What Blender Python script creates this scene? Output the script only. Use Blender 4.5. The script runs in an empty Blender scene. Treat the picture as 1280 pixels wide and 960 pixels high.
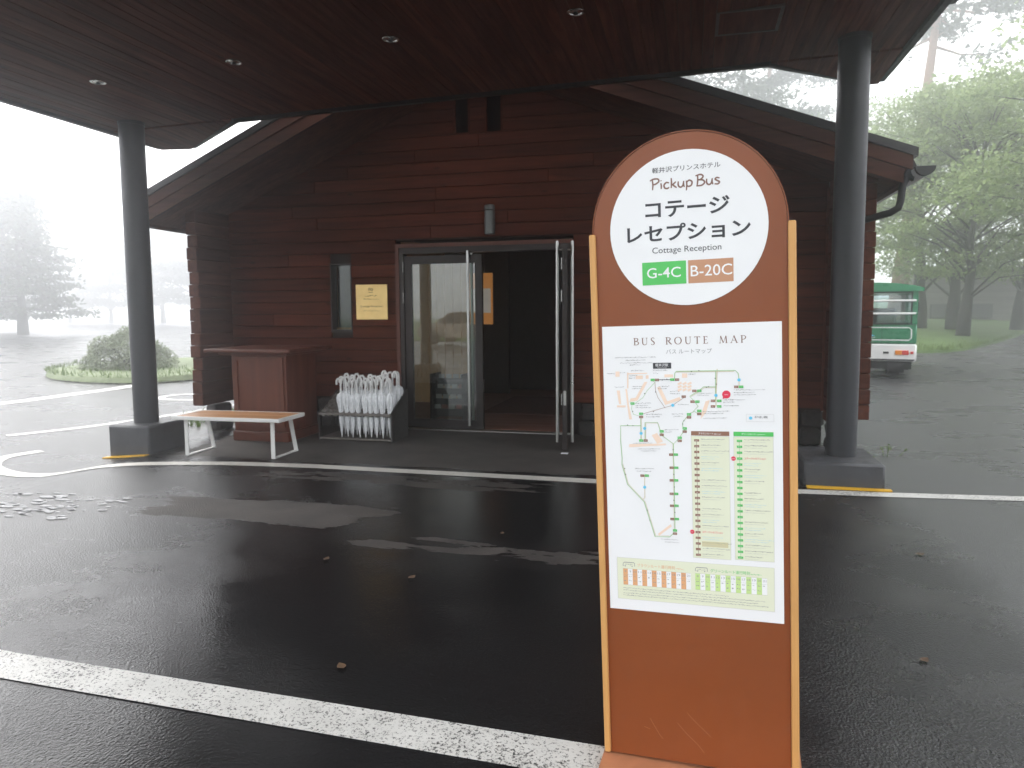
import bpy, math, random
import numpy as np
from mathutils import Matrix, Vector
random.seed(7)
rng = np.random.RandomState(11)
S = bpy.context.scene
COL = S.collection
R = math.radians

# ---------------------------------------------------------------- camera
cam_d = bpy.data.cameras.new('camera')
cam = bpy.data.objects.new('camera', cam_d)
COL.objects.link(cam)
HC = 1.45
def cam_matrix():
    p, r, yf = -8.82e-2, 6.6e-3, .2483          # pitch, roll, yaw against the facade
    cp, sp, cr, sr = math.cos(p), math.sin(p), math.cos(r), math.sin(r)
    L = np.array([[1, 0, 0], [0, cp, -sp], [0, sp, cp]]) @ np.array([[cr, -sr, 0], [sr, cr, 0], [0, 0, 1]])
    c, s = math.cos(yf), math.sin(yf)
    W = np.array([[c, 0, -s], [s, 0, c], [0, -1, 0]])
    M = W @ L                                     # columns: camera right, down, forward in the world
    m = Matrix.Identity(4)
    for i in range(3):
        m[i][0], m[i][1], m[i][2] = M[i][0], -M[i][1], -M[i][2]
    m[2][3] = HC
    return m
cam.matrix_world = cam_matrix()
cam_d.sensor_width = 17.3
cam_d.lens = 890.4 / 1280 * 17.3
cam_d.shift_y = -12.9 / 1280
cam_d.clip_start = .05
cam_d.clip_end = 1000
cam_d.dof.use_dof = True
cam_d.dof.focus_distance = 2.35
cam_d.dof.aperture_fstop = 3.2
S.camera = cam
S.render.resolution_x, S.render.resolution_y = 1024, 768

# ---------------------------------------------------------------- sky, sun, exposure
FOG = .012                                          # fog density per metre
CLOUD = 8
SUN_DIR = Vector((-.62, .36, .70)).normalized()    # towards the bright part of the overcast, on the left
w = bpy.data.worlds.new('World')
S.world = w
w.use_nodes = True
nt = w.node_tree
bg = nt.nodes['Background']
sky = nt.nodes.new('ShaderNodeTexSky')
sky.sky_type = 'NISHITA'
sky.sun_disc = False
sky.sun_elevation = math.asin(SUN_DIR.z)
sky.sun_rotation = math.atan2(SUN_DIR.x, SUN_DIR.y)
sky.air_density = 1.0
sky.dust_density = 5.0
hsv = nt.nodes.new('ShaderNodeHueSaturation')
hsv.inputs['Saturation'].default_value = .22
hsv.inputs['Value'].default_value = .5
nt.links.new(sky.outputs[0], hsv.inputs['Color'])
cloud = nt.nodes.new('ShaderNodeMix')               # an even white cloud deck over the clear-sky gradient
cloud.data_type = 'RGBA'
cloud.blend_type = 'ADD'
cloud.inputs[0].default_value = 1
cloud.inputs[7].default_value = (CLOUD, CLOUD * 1.005, CLOUD * 1.01, 1)
nt.links.new(hsv.outputs[0], cloud.inputs[6])
nt.links.new(cloud.outputs[2], bg.inputs['Color'])
bg.inputs['Strength'].default_value = .15
sun_d = bpy.data.lights.new('sun', 'SUN')
sun_d.energy = .5
sun_d.angle = R(35)
sun_d.color = (1, .97, .93)
sun = bpy.data.objects.new('sun', sun_d)
COL.objects.link(sun)
sun.rotation_euler = SUN_DIR.to_track_quat('Z', 'Y').to_euler()
S.view_settings.view_transform = 'Standard'
S.view_settings.look = 'None'
S.view_settings.exposure = .92
S.view_settings.gamma = 1
S.cycles.use_denoising = True
S.cycles.denoiser = 'OPENIMAGEDENOISE'
S.cycles.max_bounces = 8
S.cycles.diffuse_bounces = 4
S.cycles.glossy_bounces = 4
S.cycles.transmission_bounces = 6
S.cycles.transparent_max_bounces = 12
S.cycles.volume_bounces = 4
S.cycles.sample_clamp_indirect = 8
S.cycles.caustics_reflective = False
S.cycles.caustics_refractive = False

# ---------------------------------------------------------------- helpers
WM = {}                                            # world matrices of things, by name
class MB:
    """collects shapes, then links them as one mesh object"""
    def __init__(s): s.v = []; s.f = []
    def poly(s, pts):
        n = len(s.v); s.v += [tuple(p) for p in pts]; s.f.append(tuple(range(n, n + len(pts)))); return s
    def box(s, x0, x1, y0, y1, z0, z1, ch=0):
        if x0 > x1: x0, x1 = x1, x0
        if y0 > y1: y0, y1 = y1, y0
        if z0 > z1: z0, z1 = z1, z0
        n = len(s.v)
        if not ch:
            s.v += [(x, y, z) for z in (z0, z1) for x, y in ((x0, y0), (x1, y0), (x1, y1), (x0, y1))]
            s.f += [tuple(n + i for i in q) for q in ((3, 2, 1, 0), (4, 5, 6, 7), (0, 1, 5, 4), (1, 2, 6, 5), (2, 3, 7, 6), (3, 0, 4, 7))]
            return s
        # chamfered box: three rings of rectangles pulled in at every corner
        c = min(ch, (x1 - x0) / 2.2, (y1 - y0) / 2.2, (z1 - z0) / 2.2)
        P = {}
        def vid(p):
            if p not in P: P[p] = len(s.v); s.v.append(p)
            return P[p]
        X = ((x0, x0 + c), (x1, x1 - c)); Y = ((y0, y0 + c), (y1, y1 - c)); Z = ((z0, z0 + c), (z1, z1 - c))
        def cor(i, j, k, ax):
            return (X[i][0 if ax == 0 else 1], Y[j][0 if ax == 1 else 1], Z[k][0 if ax == 2 else 1])
        F = s.f
        for i in (0, 1):
            q = [vid(cor(i, j, k, 0)) for j, k in ((0, 0), (1, 0), (1, 1), (0, 1))]; F.append(tuple(q if i else q[::-1]))
            q = [vid(cor(j, i, k, 1)) for j, k in ((0, 0), (1, 0), (1, 1), (0, 1))]; F.append(tuple(q[::-1] if i else q))
            q = [vid(cor(j, k, i, 2)) for j, k in ((0, 0), (1, 0), (1, 1), (0, 1))]; F.append(tuple(q if i else q[::-1]))
        for i in (0, 1):
            for j in (0, 1):
                a = [vid(cor(i, j, 0, 0)), vid(cor(i, j, 1, 0)), vid(cor(i, j, 1, 1)), vid(cor(i, j, 0, 1))]
                F.append(tuple(a if i != j else a[::-1]))
                a = [vid(cor(i, 0, j, 0)), vid(cor(i, 1, j, 0)), vid(cor(i, 1, j, 2)), vid(cor(i, 0, j, 2))]
                F.append(tuple(a if i == j else a[::-1]))
                a = [vid(cor(0, i, j, 1)), vid(cor(1, i, j, 1)), vid(cor(1, i, j, 2)), vid(cor(0, i, j, 2))]
                F.append(tuple(a if i != j else a[::-1]))
                for k in (0, 1):
                    t = [vid(cor(i, j, k, 0)), vid(cor(i, j, k, 1)), vid(cor(i, j, k, 2))]
                    F.append(tuple(t if (i + j + k) % 2 else t[::-1]))
        return s
    def prism(s, pts, d):
        """a planar polygon pushed along the vector d"""
        n = len(s.v); k = len(pts)
        s.v += [tuple(p) for p in pts] + [tuple(a + b for a, b in zip(p, d)) for p in pts]
        s.f.append(tuple(range(n + k - 1, n - 1, -1))); s.f.append(tuple(range(n + k, n + 2 * k)))
        for i in range(k):
            j = (i + 1) % k
            s.f.append((n + i, n + j, n + k + j, n + k + i))
        return s
    def tube(s, pts, rad, seg=10, cap=True):
        pts = [Vector(p) for p in pts]
        rad = [rad] * len(pts) if not hasattr(rad, '__len__') else rad
        n0 = len(s.v); prev = None
        for i, p in enumerate(pts):
            a = pts[max(i - 1, 0)]; b = pts[min(i + 1, len(pts) - 1)]
            t = (b - a).normalized()
            if prev is None:
                u = t.orthogonal().normalized()
            else:
                u = (prev - t * prev.dot(t)).normalized()
            prev = u; v = t.cross(u)
            for k in range(seg):
                an = 2 * math.pi * k / seg
                s.v.append(tuple(p + (u * math.cos(an) + v * math.sin(an)) * rad[i]))
        for i in range(len(pts) - 1):
            for k in range(seg):
                j = (k + 1) % seg
                s.f.append((n0 + i * seg + k, n0 + i * seg + j, n0 + (i + 1) * seg + j, n0 + (i + 1) * seg + k))
        if cap:
            s.f.append(tuple(n0 + k for k in range(seg))[::-1])
            m = n0 + (len(pts) - 1) * seg
            s.f.append(tuple(m + k for k in range(seg)))
        return s
    def lathe(s, prof, c=(0, 0, 0), seg=16, wob=None, cap=True):
        n0 = len(s.v)
        for i, (r, z) in enumerate(prof):
            for k in range(seg):
                a = 2 * math.pi * k / seg
                rr = r * (wob(i, k) if wob else 1)
                s.v.append((c[0] + rr * math.cos(a), c[1] + rr * math.sin(a), c[2] + z))
        for i in range(len(prof) - 1):
            for k in range(seg):
                j = (k + 1) % seg
                s.f.append((n0 + i * seg + k, n0 + i * seg + j, n0 + (i + 1) * seg + j, n0 + (i + 1) * seg + k))
        if cap:
            s.f.append(tuple(n0 + k for k in range(seg))[::-1])
            m = n0 + (len(prof) - 1) * seg
            s.f.append(tuple(m + k for k in range(seg)))
        return s
    def build(s, name, mat, parent=None, local=False, smooth=False, kind=None, label=None):
        v = s.v
        root = parent
        while root is not None and root.parent is not None: root = root.parent
        if root is not None and not local and root.name in WM:
            m = WM[root.name].inverted()
            v = [tuple(m @ Vector(p)) for p in v]
        me = bpy.data.meshes.new(name)
        me.from_pydata([tuple(map(float, p)) for p in v], [], s.f)
        me.update()
        if smooth:
            me.shade_smooth()
            if smooth != 'all':
                me.set_sharp_from_angle(angle=R(40))
        if isinstance(mat, (list, tuple)):
            for x in mat: me.materials.append(x)
        else: me.materials.append(mat)
        o = bpy.data.objects.new(name, me)
        COL.objects.link(o)
        if parent is not None: o.parent = parent
        if kind: o['kind'] = kind
        if label: o['label'] = label
        return o

def thing(name, loc, label, cat, group=None, rz=0, mat=None):
    o = bpy.data.objects.new(name, None)
    COL.objects.link(o)
    o.empty_display_size = .1
    m = mat if mat is not None else Matrix.Translation(loc) @ Matrix.Rotation(rz, 4, 'Z')
    o.matrix_world = m
    WM[o.name] = m
    return tag(o, label, cat, group)
def tag(o, label, cat, group=None):
    o['label'] = label; o['category'] = cat
    if group: o['group'] = group
    return o
def dup(root, loc, rz=0, label=None, sc=1):
    kids = {}
    for o in bpy.data.objects:
        if o.parent: kids.setdefault(o.parent.name, []).append(o)
    def cp(o, par):
        c = o.copy(); COL.objects.link(c)
        if par is not None: c.parent = par
        for ch in kids.get(o.name, []): cp(ch, c)
        return c
    c = cp(root, None)
    c.matrix_world = Matrix.Translation(loc) @ Matrix.Rotation(rz, 4, 'Z') @ Matrix.Scale(sc, 4)
    if label: c['label'] = label
    return c

# ---------------------------------------------------------------- materials
def newmat(name):
    m = bpy.data.materials.new(name)
    m.use_nodes = True
    n = m.node_tree
    return m, n, n.nodes['Principled BSDF'], n.nodes.new, n.links.new
def ramp(n, src, stops):
    r = n.nodes.new('ShaderNodeValToRGB')
    e = r.color_ramp.elements
    while len(e) < len(stops): e.new(.5)
    for i, (p, c) in enumerate(stops):
        e[i].position = p
        e[i].color = (c, c, c, 1) if not hasattr(c, '__len__') else (*c, 1)
    n.links.new(src, r.inputs[0])
    return r.outputs[0]
def mixc(n, fac, a, b, mode='MIX'):
    m = n.nodes.new('ShaderNodeMix'); m.data_type = 'RGBA'; m.blend_type = mode
    for sock, v in ((m.inputs[0], fac), (m.inputs[6], a), (m.inputs[7], b)):
        if hasattr(v, 'is_linked') or isinstance(v, bpy.types.NodeSocket): n.links.new(v, sock)
        elif hasattr(v, '__len__'): sock.default_value = (*v, 1)
        else: sock.default_value = v
    return m.outputs[2]
def mth(n, op, a, b=None, c=None):
    m = n.nodes.new('ShaderNodeMath'); m.operation = op
    for i, v in enumerate((a, b, c)):
        if v is None: continue
        if isinstance(v, bpy.types.NodeSocket): n.links.new(v, m.inputs[i])
        else: m.inputs[i].default_value = v
    return m.outputs[0]
def noise(n, vec, scale, detail=3, rough=.55, dist=0):
    t = n.nodes.new('ShaderNodeTexNoise')
    t.inputs['Scale'].default_value = scale; t.inputs['Detail'].default_value = detail
    t.inputs['Roughness'].default_value = rough; t.inputs['Distortion'].default_value = dist
    if vec is not None: n.links.new(vec, t.inputs['Vector'])
    return t.outputs[0]
def coords(n, kind='Object', scale=(1, 1, 1), rnd=False):
    tc = n.nodes.new('ShaderNodeTexCoord')
    mp = n.nodes.new('ShaderNodeMapping')
    mp.inputs['Scale'].default_value = scale
    if kind == 'World':
        g = n.nodes.new('ShaderNodeNewGeometry'); n.links.new(g.outputs['Position'], mp.inputs['Vector'])
    else: n.links.new(tc.outputs[kind], mp.inputs['Vector'])
    if rnd:
        oi = n.nodes.new('ShaderNodeObjectInfo')
        cx = n.nodes.new('ShaderNodeCombineXYZ')
        for i, k in enumerate((37., 91., 53.)): n.links.new(mth(n, 'MULTIPLY', oi.outputs['Random'], k), cx.inputs[i])
        n.links.new(cx.outputs[0], mp.inputs['Location'])
    return mp.outputs[0]
def bump(n, b, h, strength=.3, dist=.01):
    x = n.nodes.new('ShaderNodeBump')
    x.inputs['Strength'].default_value = strength; x.inputs['Distance'].default_value = dist
    n.links.new(h, x.inputs['Height']); n.links.new(x.outputs[0], b.inputs['Normal'])
def plain(name, col, rough=.5, metal=0, var=.12, scale=8, bmp=0, spec=.5, coat=0):
    """paint, metal or plastic with a little uneven colour and sheen"""
    m, n, b, new, ln = newmat(name)
    v = coords(n)
    t = noise(n, v, scale, 4)
    lo = tuple(c * (1 - var) for c in col); hi = tuple(min(1, c * (1 + var)) for c in col)
    ln(ramp(n, t, [(.3, lo), (.7, hi)]), b.inputs['Base Color'])
    ln(ramp(n, noise(n, v, scale * 2.7, 3), [(.3, max(0, rough - .08)), (.7, min(1, rough + .08))]), b.inputs['Roughness'])
    b.inputs['Metallic'].default_value = metal
    b.inputs['Specular IOR Level'].default_value = spec
    b.inputs['Coat Weight'].default_value = coat
    if bmp: bump(n, b, noise(n, v, scale * 12, 3), bmp, .004)
    return m
def flat(name, col, rough=.45):
    m, n, b, new, ln = newmat(name)
    b.inputs['Base Color'].default_value = (*col, 1); b.inputs['Roughness'].default_value = rough
    return m
def wood(name, dark, light, axis=0, rough=.55, grain=14, tone=.35, bmp=.25, knots=True, spec=.4):
    """grain drawn out along one axis, each board a tone of its own"""
    m, n, b, new, ln = newmat(name)
    sc = [grain, grain, grain]; sc[axis] = grain * .06
    v = coords(n, 'Object', sc, rnd=True)
    g = noise(n, v, 1.0, 6, .65, .6)
    c = ramp(n, g, [(.28, dark), (.72, light)])
    if knots:
        k = [2.2, 5.5, 5.5] if axis == 0 else [5.5, 2.2, 5.5] if axis == 1 else [5.5, 5.5, 2.2]
        vo = new('ShaderNodeTexVoronoi'); vo.inputs['Scale'].default_value = 1.0
        ln(coords(n, 'Object', k, rnd=True), vo.inputs['Vector'])
        kn = ramp(n, vo.outputs['Distance'], [(.03, 1), (.13, 0)])
        c = mixc(n, mth(n, 'MULTIPLY', kn, .75), c, tuple(x * .35 for x in dark))
    oi = new('ShaderNodeObjectInfo')
    tv = mth(n, 'ADD', mth(n, 'MULTIPLY', oi.outputs['Random'], tone), 1 - tone / 2)
    cx = new('ShaderNodeCombineXYZ')
    for i in range(3): ln(tv, cx.inputs[i])
    c = mixc(n, 1.0, c, cx.outputs[0], 'MULTIPLY')
    blot = noise(n, coords(n, 'World', (1.3, 1.3, 2.5)), 1, 3)
    c = mixc(n, ramp(n, blot, [(.4, 0.), (.75, .35)]), c, tuple(x * .75 for x in dark))
    ln(c, b.inputs['Base Color'])
    ln(ramp(n, g, [(.3, rough + .1), (.7, rough - .07)]), b.inputs['Roughness'])
    b.inputs['Specular IOR Level'].default_value = spec
    bump(n, b, g, bmp, .003)
    return m

def asphalt_nodes(n, new, ln):
    """colour, roughness and bump of the forecourt: wet film, dry patches under the roof"""
    W = coords(n, 'World')
    sx = new('ShaderNodeSeparateXYZ'); ln(W, sx.inputs[0]); x, y = sx.outputs[0], sx.outputs[1]
    wob = noise(n, coords(n, 'World', (1.0, 2.2, 1)), 1.1, 6, .68, .5)
    wob2 = noise(n, coords(n, 'World', (.7, 3.0, 1)), 2.3, 4, .6, .3)
    def band(v, a, b_, soft):
        lo = mth(n, 'MULTIPLY_ADD', v, 1 / soft, -a / soft); hi = mth(n, 'MULTIPLY_ADD', v, -1 / soft, b_ / soft)
        m = mth(n, 'MINIMUM', lo, hi); m.node.use_clamp = True; return m
    def patch(x0, x1, y0, y1, sx_=.8, sy_=.2, amp=2.2, th=.5, src=None):
        e = mth(n, 'MINIMUM', band(x, x0, x1, sx_), band(y, y0, y1, sy_))
        s_ = mth(n, 'ADD', e, mth(n, 'MULTIPLY', mth(n, 'SUBTRACT', src or wob, .5), amp))
        return ramp(n, s_, [(th, 0.), (th + .1, 1.)])
    d1 = patch(-4.7, -1.5, 4.05, 4.95, 1.1, .3, 1.5, .62)
    d2 = patch(-2.3, -.2, 3.8, 4.3, .4, .2, 2.6, .82, wob2)
    d3 = patch(-4.3, -.6, 5.25, 5.95, .8, .3, 2.6, .74, wob2)
    d4 = patch(-5.5, 1.2, 5.95, 9.2, .5, .35, 1.2, .5)
    dry = mth(n, 'MAXIMUM', mth(n, 'MAXIMUM', d1, d2), mth(n, 'MAXIMUM', mth(n, 'MULTIPLY', d3, .8), mth(n, 'MULTIPLY', d4, .85)))
    agg = new('ShaderNodeTexVoronoi'); agg.inputs['Scale'].default_value = 105; ln(W, agg.inputs['Vector'])
    fine = noise(n, W, 60, 5, .7)
    big = noise(n, W, .55, 4, .6)
    base = ramp(n, agg.outputs['Distance'], [(.0, (.021, .021, .022)), (.8, (.011, .011, .012))])
    base = mixc(n, ramp(n, big, [(.35, 0.), (.7, .5)]), base, (.023, .0225, .0225))
    ol = mth(n, 'MULTIPLY_ADD', mth(n, 'ADD', x, mth(n, 'MULTIPLY', mth(n, 'SUBTRACT', wob, .5), .35)), 4.0, -5.4); ol.node.use_clamp = True
    base = mixc(n, ol, base, mixc(n, ramp(n, fine, [(.35, 0.), (.65, 1.)]), (.050, .051, .052), (.072, .073, .074)))
    dryc = mixc(n, ramp(n, fine, [(.35, 0.), (.65, 1.)]), (.070, .062, .056), (.110, .098, .090))
    col = mixc(n, mth(n, 'MULTIPLY', dry, ramp(n, noise(n, W, 3.2, 4), [(.3, .45), (.65, .95)])), base, dryc)
    # film of water: an unbroken smooth sheet in the middle of the lane, broken by the stones elsewhere
    lane = mth(n, 'MINIMUM', band(x, -3.6, 1.45, 1.6), band(y, .2, 6.6, .8))
    film = ramp(n, mth(n, 'ADD', noise(n, coords(n, 'World', (1, 1.4, 1)), .8, 5, .6), mth(n, 'MULTIPLY', lane, .34)), [(.50, 0.), (.86, 1.)])
    rw = mth(n, 'MULTIPLY_ADD', film, -.16, .30)
    rw = mth(n, 'ADD', rw, mth(n, 'MULTIPLY', mth(n, 'SUBTRACT', fine, .5), .10))
    rough = mth(n, 'ADD', mth(n, 'MULTIPLY', dry, .40), rw); rough.node.use_clamp = True
    col = mixc(n, mth(n, 'MULTIPLY', mth(n, 'MULTIPLY', film, lane), mth(n, 'MULTIPLY_ADD', dry, -.6, .6)), col, (.006, .006, .0065))
    h = mth(n, 'ADD', mth(n, 'MULTIPLY', agg.outputs['Distance'], .7), mth(n, 'MULTIPLY', fine, .6))
    h = mth(n, 'MULTIPLY', h, mth(n, 'MULTIPLY_ADD', film, -.75, 1.0))
    return col, rough, h, dry, W, film

def mat_asphalt():
    m, n, b, new, ln = newmat('wet_asphalt')
    col, rough, h, dry, W, film = asphalt_nodes(n, new, ln)
    ln(col, b.inputs['Base Color']); ln(rough, b.inputs['Roughness'])
    b.inputs['IOR'].default_value = 1.36          # a film of water
    bump(n, b, h, .5, .0065)
    return m
def mat_paint(name, col, worn=(.035, .034, .033), lo=.36, hi=.46, rough=.45):
    """road paint, chipped down to the asphalt between the stones"""
    m, n, b, new, ln = newmat(name)
    W = coords(n, 'World')
    a = noise(n, W, 85, 4, .8); c = noise(n, W, 2.2, 3)
    chip = ramp(n, mth(n, 'ADD', a, mth(n, 'MULTIPLY', mth(n, 'SUBTRACT', c, .5), .25)), [(lo, 1.), (hi, 0.)])
    dirt = mixc(n, ramp(n, noise(n, W, 5, 5, .65), [(.3, 0.), (.75, .45)]), col, tuple(x * .62 for x in col))
    ln(mixc(n, chip, dirt, worn), b.inputs['Base Color'])
    b.inputs['Roughness'].default_value = rough
    bump(n, b, mth(n, 'ADD', mth(n, 'MULTIPLY', chip, -.6), noise(n, W, 90, 3)), .3, .004)
    return m
def mat_leaf(name, dark, light, trans=.25):
    m, n, b, new, ln = newmat(name)
    g = new('ShaderNodeNewGeometry')
    c = ramp(n, g.outputs['Random Per Island'], [(0., dark), (1., light)])
    oi = new('ShaderNodeObjectInfo')
    c = mixc(n, mth(n, 'MULTIPLY', oi.outputs['Random'], .35), c, tuple(x * .7 for x in dark))
    ln(c, b.inputs['Base Color'])
    b.inputs['Roughness'].default_value = .6
    b.inputs['Specular IOR Level'].default_value = .25
    tr = new('ShaderNodeBsdfTranslucent'); ln(c, tr.inputs['Color'])
    mx = new('ShaderNodeMixShader'); mx.inputs[0].default_value = trans
    ln(b.outputs[0], mx.inputs[1]); ln(tr.outputs[0], mx.inputs[2])
    ln(mx.outputs[0], n.nodes['Material Output'].inputs['Surface'])
    return m
def mat_glass(name, tint=(.93, .96, .95), refl=1.6):
    """a thin pane: see-through, mirror sheen by angle"""
    m, n, b, new, ln = newmat(name)
    n.nodes.remove(b)
    tr = new('ShaderNodeBsdfTransparent'); tr.inputs[0].default_value = (*tint, 1)
    gl = new('ShaderNodeBsdfGlossy'); gl.inputs['Roughness'].default_value = .01
    fr = new('ShaderNodeFresnel'); fr.inputs[0].default_value = 1.52
    f = mth(n, 'MULTIPLY', fr.outputs[0], refl); f.node.use_clamp = True
    mx = new('ShaderNodeMixShader'); ln(f, mx.inputs[0]); ln(tr.outputs[0], mx.inputs[1]); ln(gl.outputs[0], mx.inputs[2])
    ln(mx.outputs[0], n.nodes['Material Output'].inputs['Surface'])
    return m
def mat_ground(name, a, b_, scale, bmp=.6):
    m, n, b, new, ln = newmat(name)
    W = coords(n, 'World')
    c = mixc(n, ramp(n, noise(n, W, scale, 6, .7), [(.3, 0.), (.7, 1.)]), a, b_)
    c = mixc(n, ramp(n, noise(n, W, scale * .08, 4), [(.4, 0.), (.7, .6)]), c, tuple(x * .7 for x in a))
    ln(c, b.inputs['Base Color']); b.inputs['Roughness'].default_value = .85
    bump(n, b, noise(n, W, scale * 1.5, 5, .7), bmp, .03)
    return m
def mat_stone(name, a, b_):
    m, n, b, new, ln = newmat(name)
    v = coords(n, 'Object', (1, 1, 1), rnd=True)
    ln(ramp(n, noise(n, v, 14, 6, .7), [(.3, a), (.7, b_)]), b.inputs['Base Color'])
    b.inputs['Roughness'].default_value = .8
    bump(n, b, noise(n, v, 30, 5, .7), .6, .01)
    return m
def mat_emit(name, col, e, strength):
    m, n, b, new, ln = newmat(name)
    ln(ramp(n, noise(n, coords(n), 6, 3), [(.3, tuple(c * .8 for c in col)), (.7, col)]), b.inputs['Base Color'])
    b.inputs['Emission Color'].default_value = (*e, 1); b.inputs['Emission Strength'].default_value = strength
    return m

ASPHALT = mat_asphalt()
PAINT = mat_paint('road_paint', (.62, .61, .58), lo=.405, hi=.45)
PAINT_B = mat_paint('road_paint_rear', (.62, .60, .55), lo=.30, hi=.40)
YELLOW = mat_paint('yellow_paint', (.75, .42, .02), lo=.26, hi=.34)
PLANK = wood('wall_plank_wood', (.048, .0112, .0065), (.142, .036, .0185), 0, .7, 16, .5, spec=.12)
LOGEND = wood('wing_wall_wood', (.050, .014, .008), (.120, .038, .020), 1, .7, 16, .5, spec=.15)
FASCIA = wood('fascia_wood', (.042, .0135, .008), (.105, .037, .022), 0, .65, 14, .35, spec=.15)
CEIL = wood('ceiling_wood', (.066, .0155, .0085), (.185, .052, .028), 1, .6, 20, .45, spec=.15)
SOFFIT = wood('soffit_wood', (.062, .018, .010), (.145, .046, .026), 0, .65, 14, .4, spec=.1)
LECT = wood('lectern_wood', (.085, .021, .009), (.150, .042, .019), 2, .38, 10, .1, .1, False)
LECT_TOP = wood('lectern_top_wood', (.08, .022, .012), (.150, .048, .029), 0, .4, 10, .1, .1, False)
SLAT = wood('bench_wood', (.34, .15, .052), (.58, .29, .11), 0, .4, 12, .3, .15)
STRIP = wood('pale_strip_wood', (.52, .265, .085), (.68, .375, .135), 2, .45, 16, .06, .1, False)
FLOORW = wood('floor_wood', (.24, .10, .065), (.40, .19, .13), 0, .45, 10, .3)
ROOFM = plain('roof_metal', (.018, .016, .016), .45, .3, .2, 5)
COLM = plain('column_paint', (.014, .0155, .019), .45, 0, .10, 9, .08)
PLINTH = plain('plinth_paint', (.045, .047, .052), .55, 0, .22, 6, .3)
FRAMEM = plain('door_frame_metal', (.032, .027, .026), .4, .5, .1, 6)
STEEL = plain('brushed_steel', (.50, .50, .48), .34, 1, .02, 1.5)
LAMPM = plain('lamp_metal', (.16, .165, .16), .45, .6, .1, 10)
CHROME = plain('lamp_chrome', (.75, .75, .73), .2, 1, .05, 10)
BLACKM = plain('black_metal', (.012, .012, .013), .45, .2, .2, 8)
GUTTERM = plain('gutter_metal', (.03, .03, .032), .4, .3, .2, 8)
GUTTERU = plain('gutter_underside', (.78, .81, .80), .5, 0, .10, 8)
BRASS = plain('brass', (.78, .56, .24), .42, .75, .06, 5)
ENGR = flat('engraved_ink', (.16, .10, .035), .6)
RACKM = plain('rack_metal', (.050, .047, .045), .5, .3, .2, 10)
TRAYM = plain('rack_tray_metal', (.17, .155, .14), .5, .3, .15, 12)
UMB = plain('umbrella_film', (.80, .82, .84), .3, 0, .10, 30, .3, .6)
UMBH = plain('umbrella_handle', (.78, .78, .77), .35, 0, .08, 20)
WHITEM = plain('white_metal', (.72, .72, .70), .35, 0, .06, 8)
SIGNB = plain('sign_brown', (.215, .055, .0135), .42, 0, .05, 3, .03, .5)
SIGNBASE = plain('sign_base_paint', (.40, .17, .085), .45, 0, .2, 7, .1)
SIGNW = plain('sign_white', (.82, .83, .84), .38, 0, .015, 4, 0, .5)
INK = {k: flat('print_' + k, c) for k, c in dict(black=(.028, .030, .038), brown=(.22, .115, .085), green=(.085, .52, .115),
    tan=(.52, .27, .155), white=(.84, .85, .86), gray=(.30, .30, .31), pale=(.74, .77, .60), peach=(.84, .66, .53),
    route_green=(.36, .56, .30), route_tan=(.62, .56, .40), cyan=(.13, .55, .80), red=(.72, .035, .085), lime=(.55, .74, .30),
    orange=(.74, .40, .20), soft=(.52, .52, .51), skyblue=(.45, .66, .78), route_brown=(.27, .135, .09), khaki=(.62, .58, .36)).items()}
GLASS = mat_glass('clear_glass', (.90, .95, .93), 2.4)
WGLASS = mat_glass('window_glass', (.80, .84, .82), 1.1)
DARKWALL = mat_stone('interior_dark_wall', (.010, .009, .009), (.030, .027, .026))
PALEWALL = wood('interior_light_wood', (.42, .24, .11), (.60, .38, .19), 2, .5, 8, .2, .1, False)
SCREENGLOW = mat_emit('glowing_wood_screen', (.6, .38, .19), (1.0, .66, .36), .025)  # wood slats emit faintly in place of lamplight in the room
AMBER = mat_emit('amber_lit_panel', (.5, .25, .07), (1.0, .42, .11), .12)
PAPERGLOW = mat_emit('glowing_sheet', (.5, .48, .44), (1.0, .93, .82), .09)  # faint emission added to the paper so it does not read dark
STONE = mat_stone('foundation_stone', (.012, .011, .010), (.05, .045, .042))
BARK = mat_stone('bark', (.010, .008, .007), (.030, .025, .021))
BARKR = mat_stone('red_pine_bark', (.16, .075, .045), (.30, .16, .10))
LEAFA = mat_leaf('leaf_maple', (.17, .235, .095), (.40, .49, .22), .55)
LEAFB = mat_leaf('leaf_dark', (.07, .115, .045), (.17, .24, .10), .4)
LEAFN = mat_leaf('conifer_needles', (.03, .05, .026), (.08, .115, .055), .3)
LEAFP = mat_leaf('leaf_fog_paled', (.16, .19, .12), (.32, .36, .24), .4)  # bush leaves paled in the colour itself, imitating thicker fog
GRASSP = mat_ground('fog_paled_grass', (.11, .145, .065), (.22, .26, .14), 5)  # grass round the bush, fog lightening mixed into its colour
GRASS = mat_ground('lawn_grass', (.060, .120, .022), (.115, .180, .045), 9)
BLADE = mat_leaf('grass_blade', (.065, .120, .020), (.17, .24, .06), .3)
BUSG = plain('bus_green_paint', (.020, .190, .085), .3, 0, .05, 3, 0, .5, .3)
BUSW = plain('bus_white_paint', (.78, .78, .76), .35, 0, .03, 3, 0, .5, .2)
RUBBER = plain('rubber', (.012, .012, .012), .7, 0, .2, 12)
UNDER = plain('underbody', (.014, .014, .015), .6, .2, .2, 8)
LAMPR = plain('red_lens', (.55, .025, .02), .2, 0, .05, 9)
LAMPO = plain('orange_lens', (.75, .24, .02), .2, 0, .05, 9)
CABIN = wood('cabin_board', (.10, .095, .088), (.20, .19, .175), 0, .7, 8, .3)
CARP = plain('car_paint', (.40, .33, .26), .25, .2, .03, 3, 0, .5, .6)
TYREG = flat('car_window', (.01, .012, .014), .08)
WATER = plain('standing_water', (.012, .012, .013), .06, 0, .1, 3)
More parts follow.
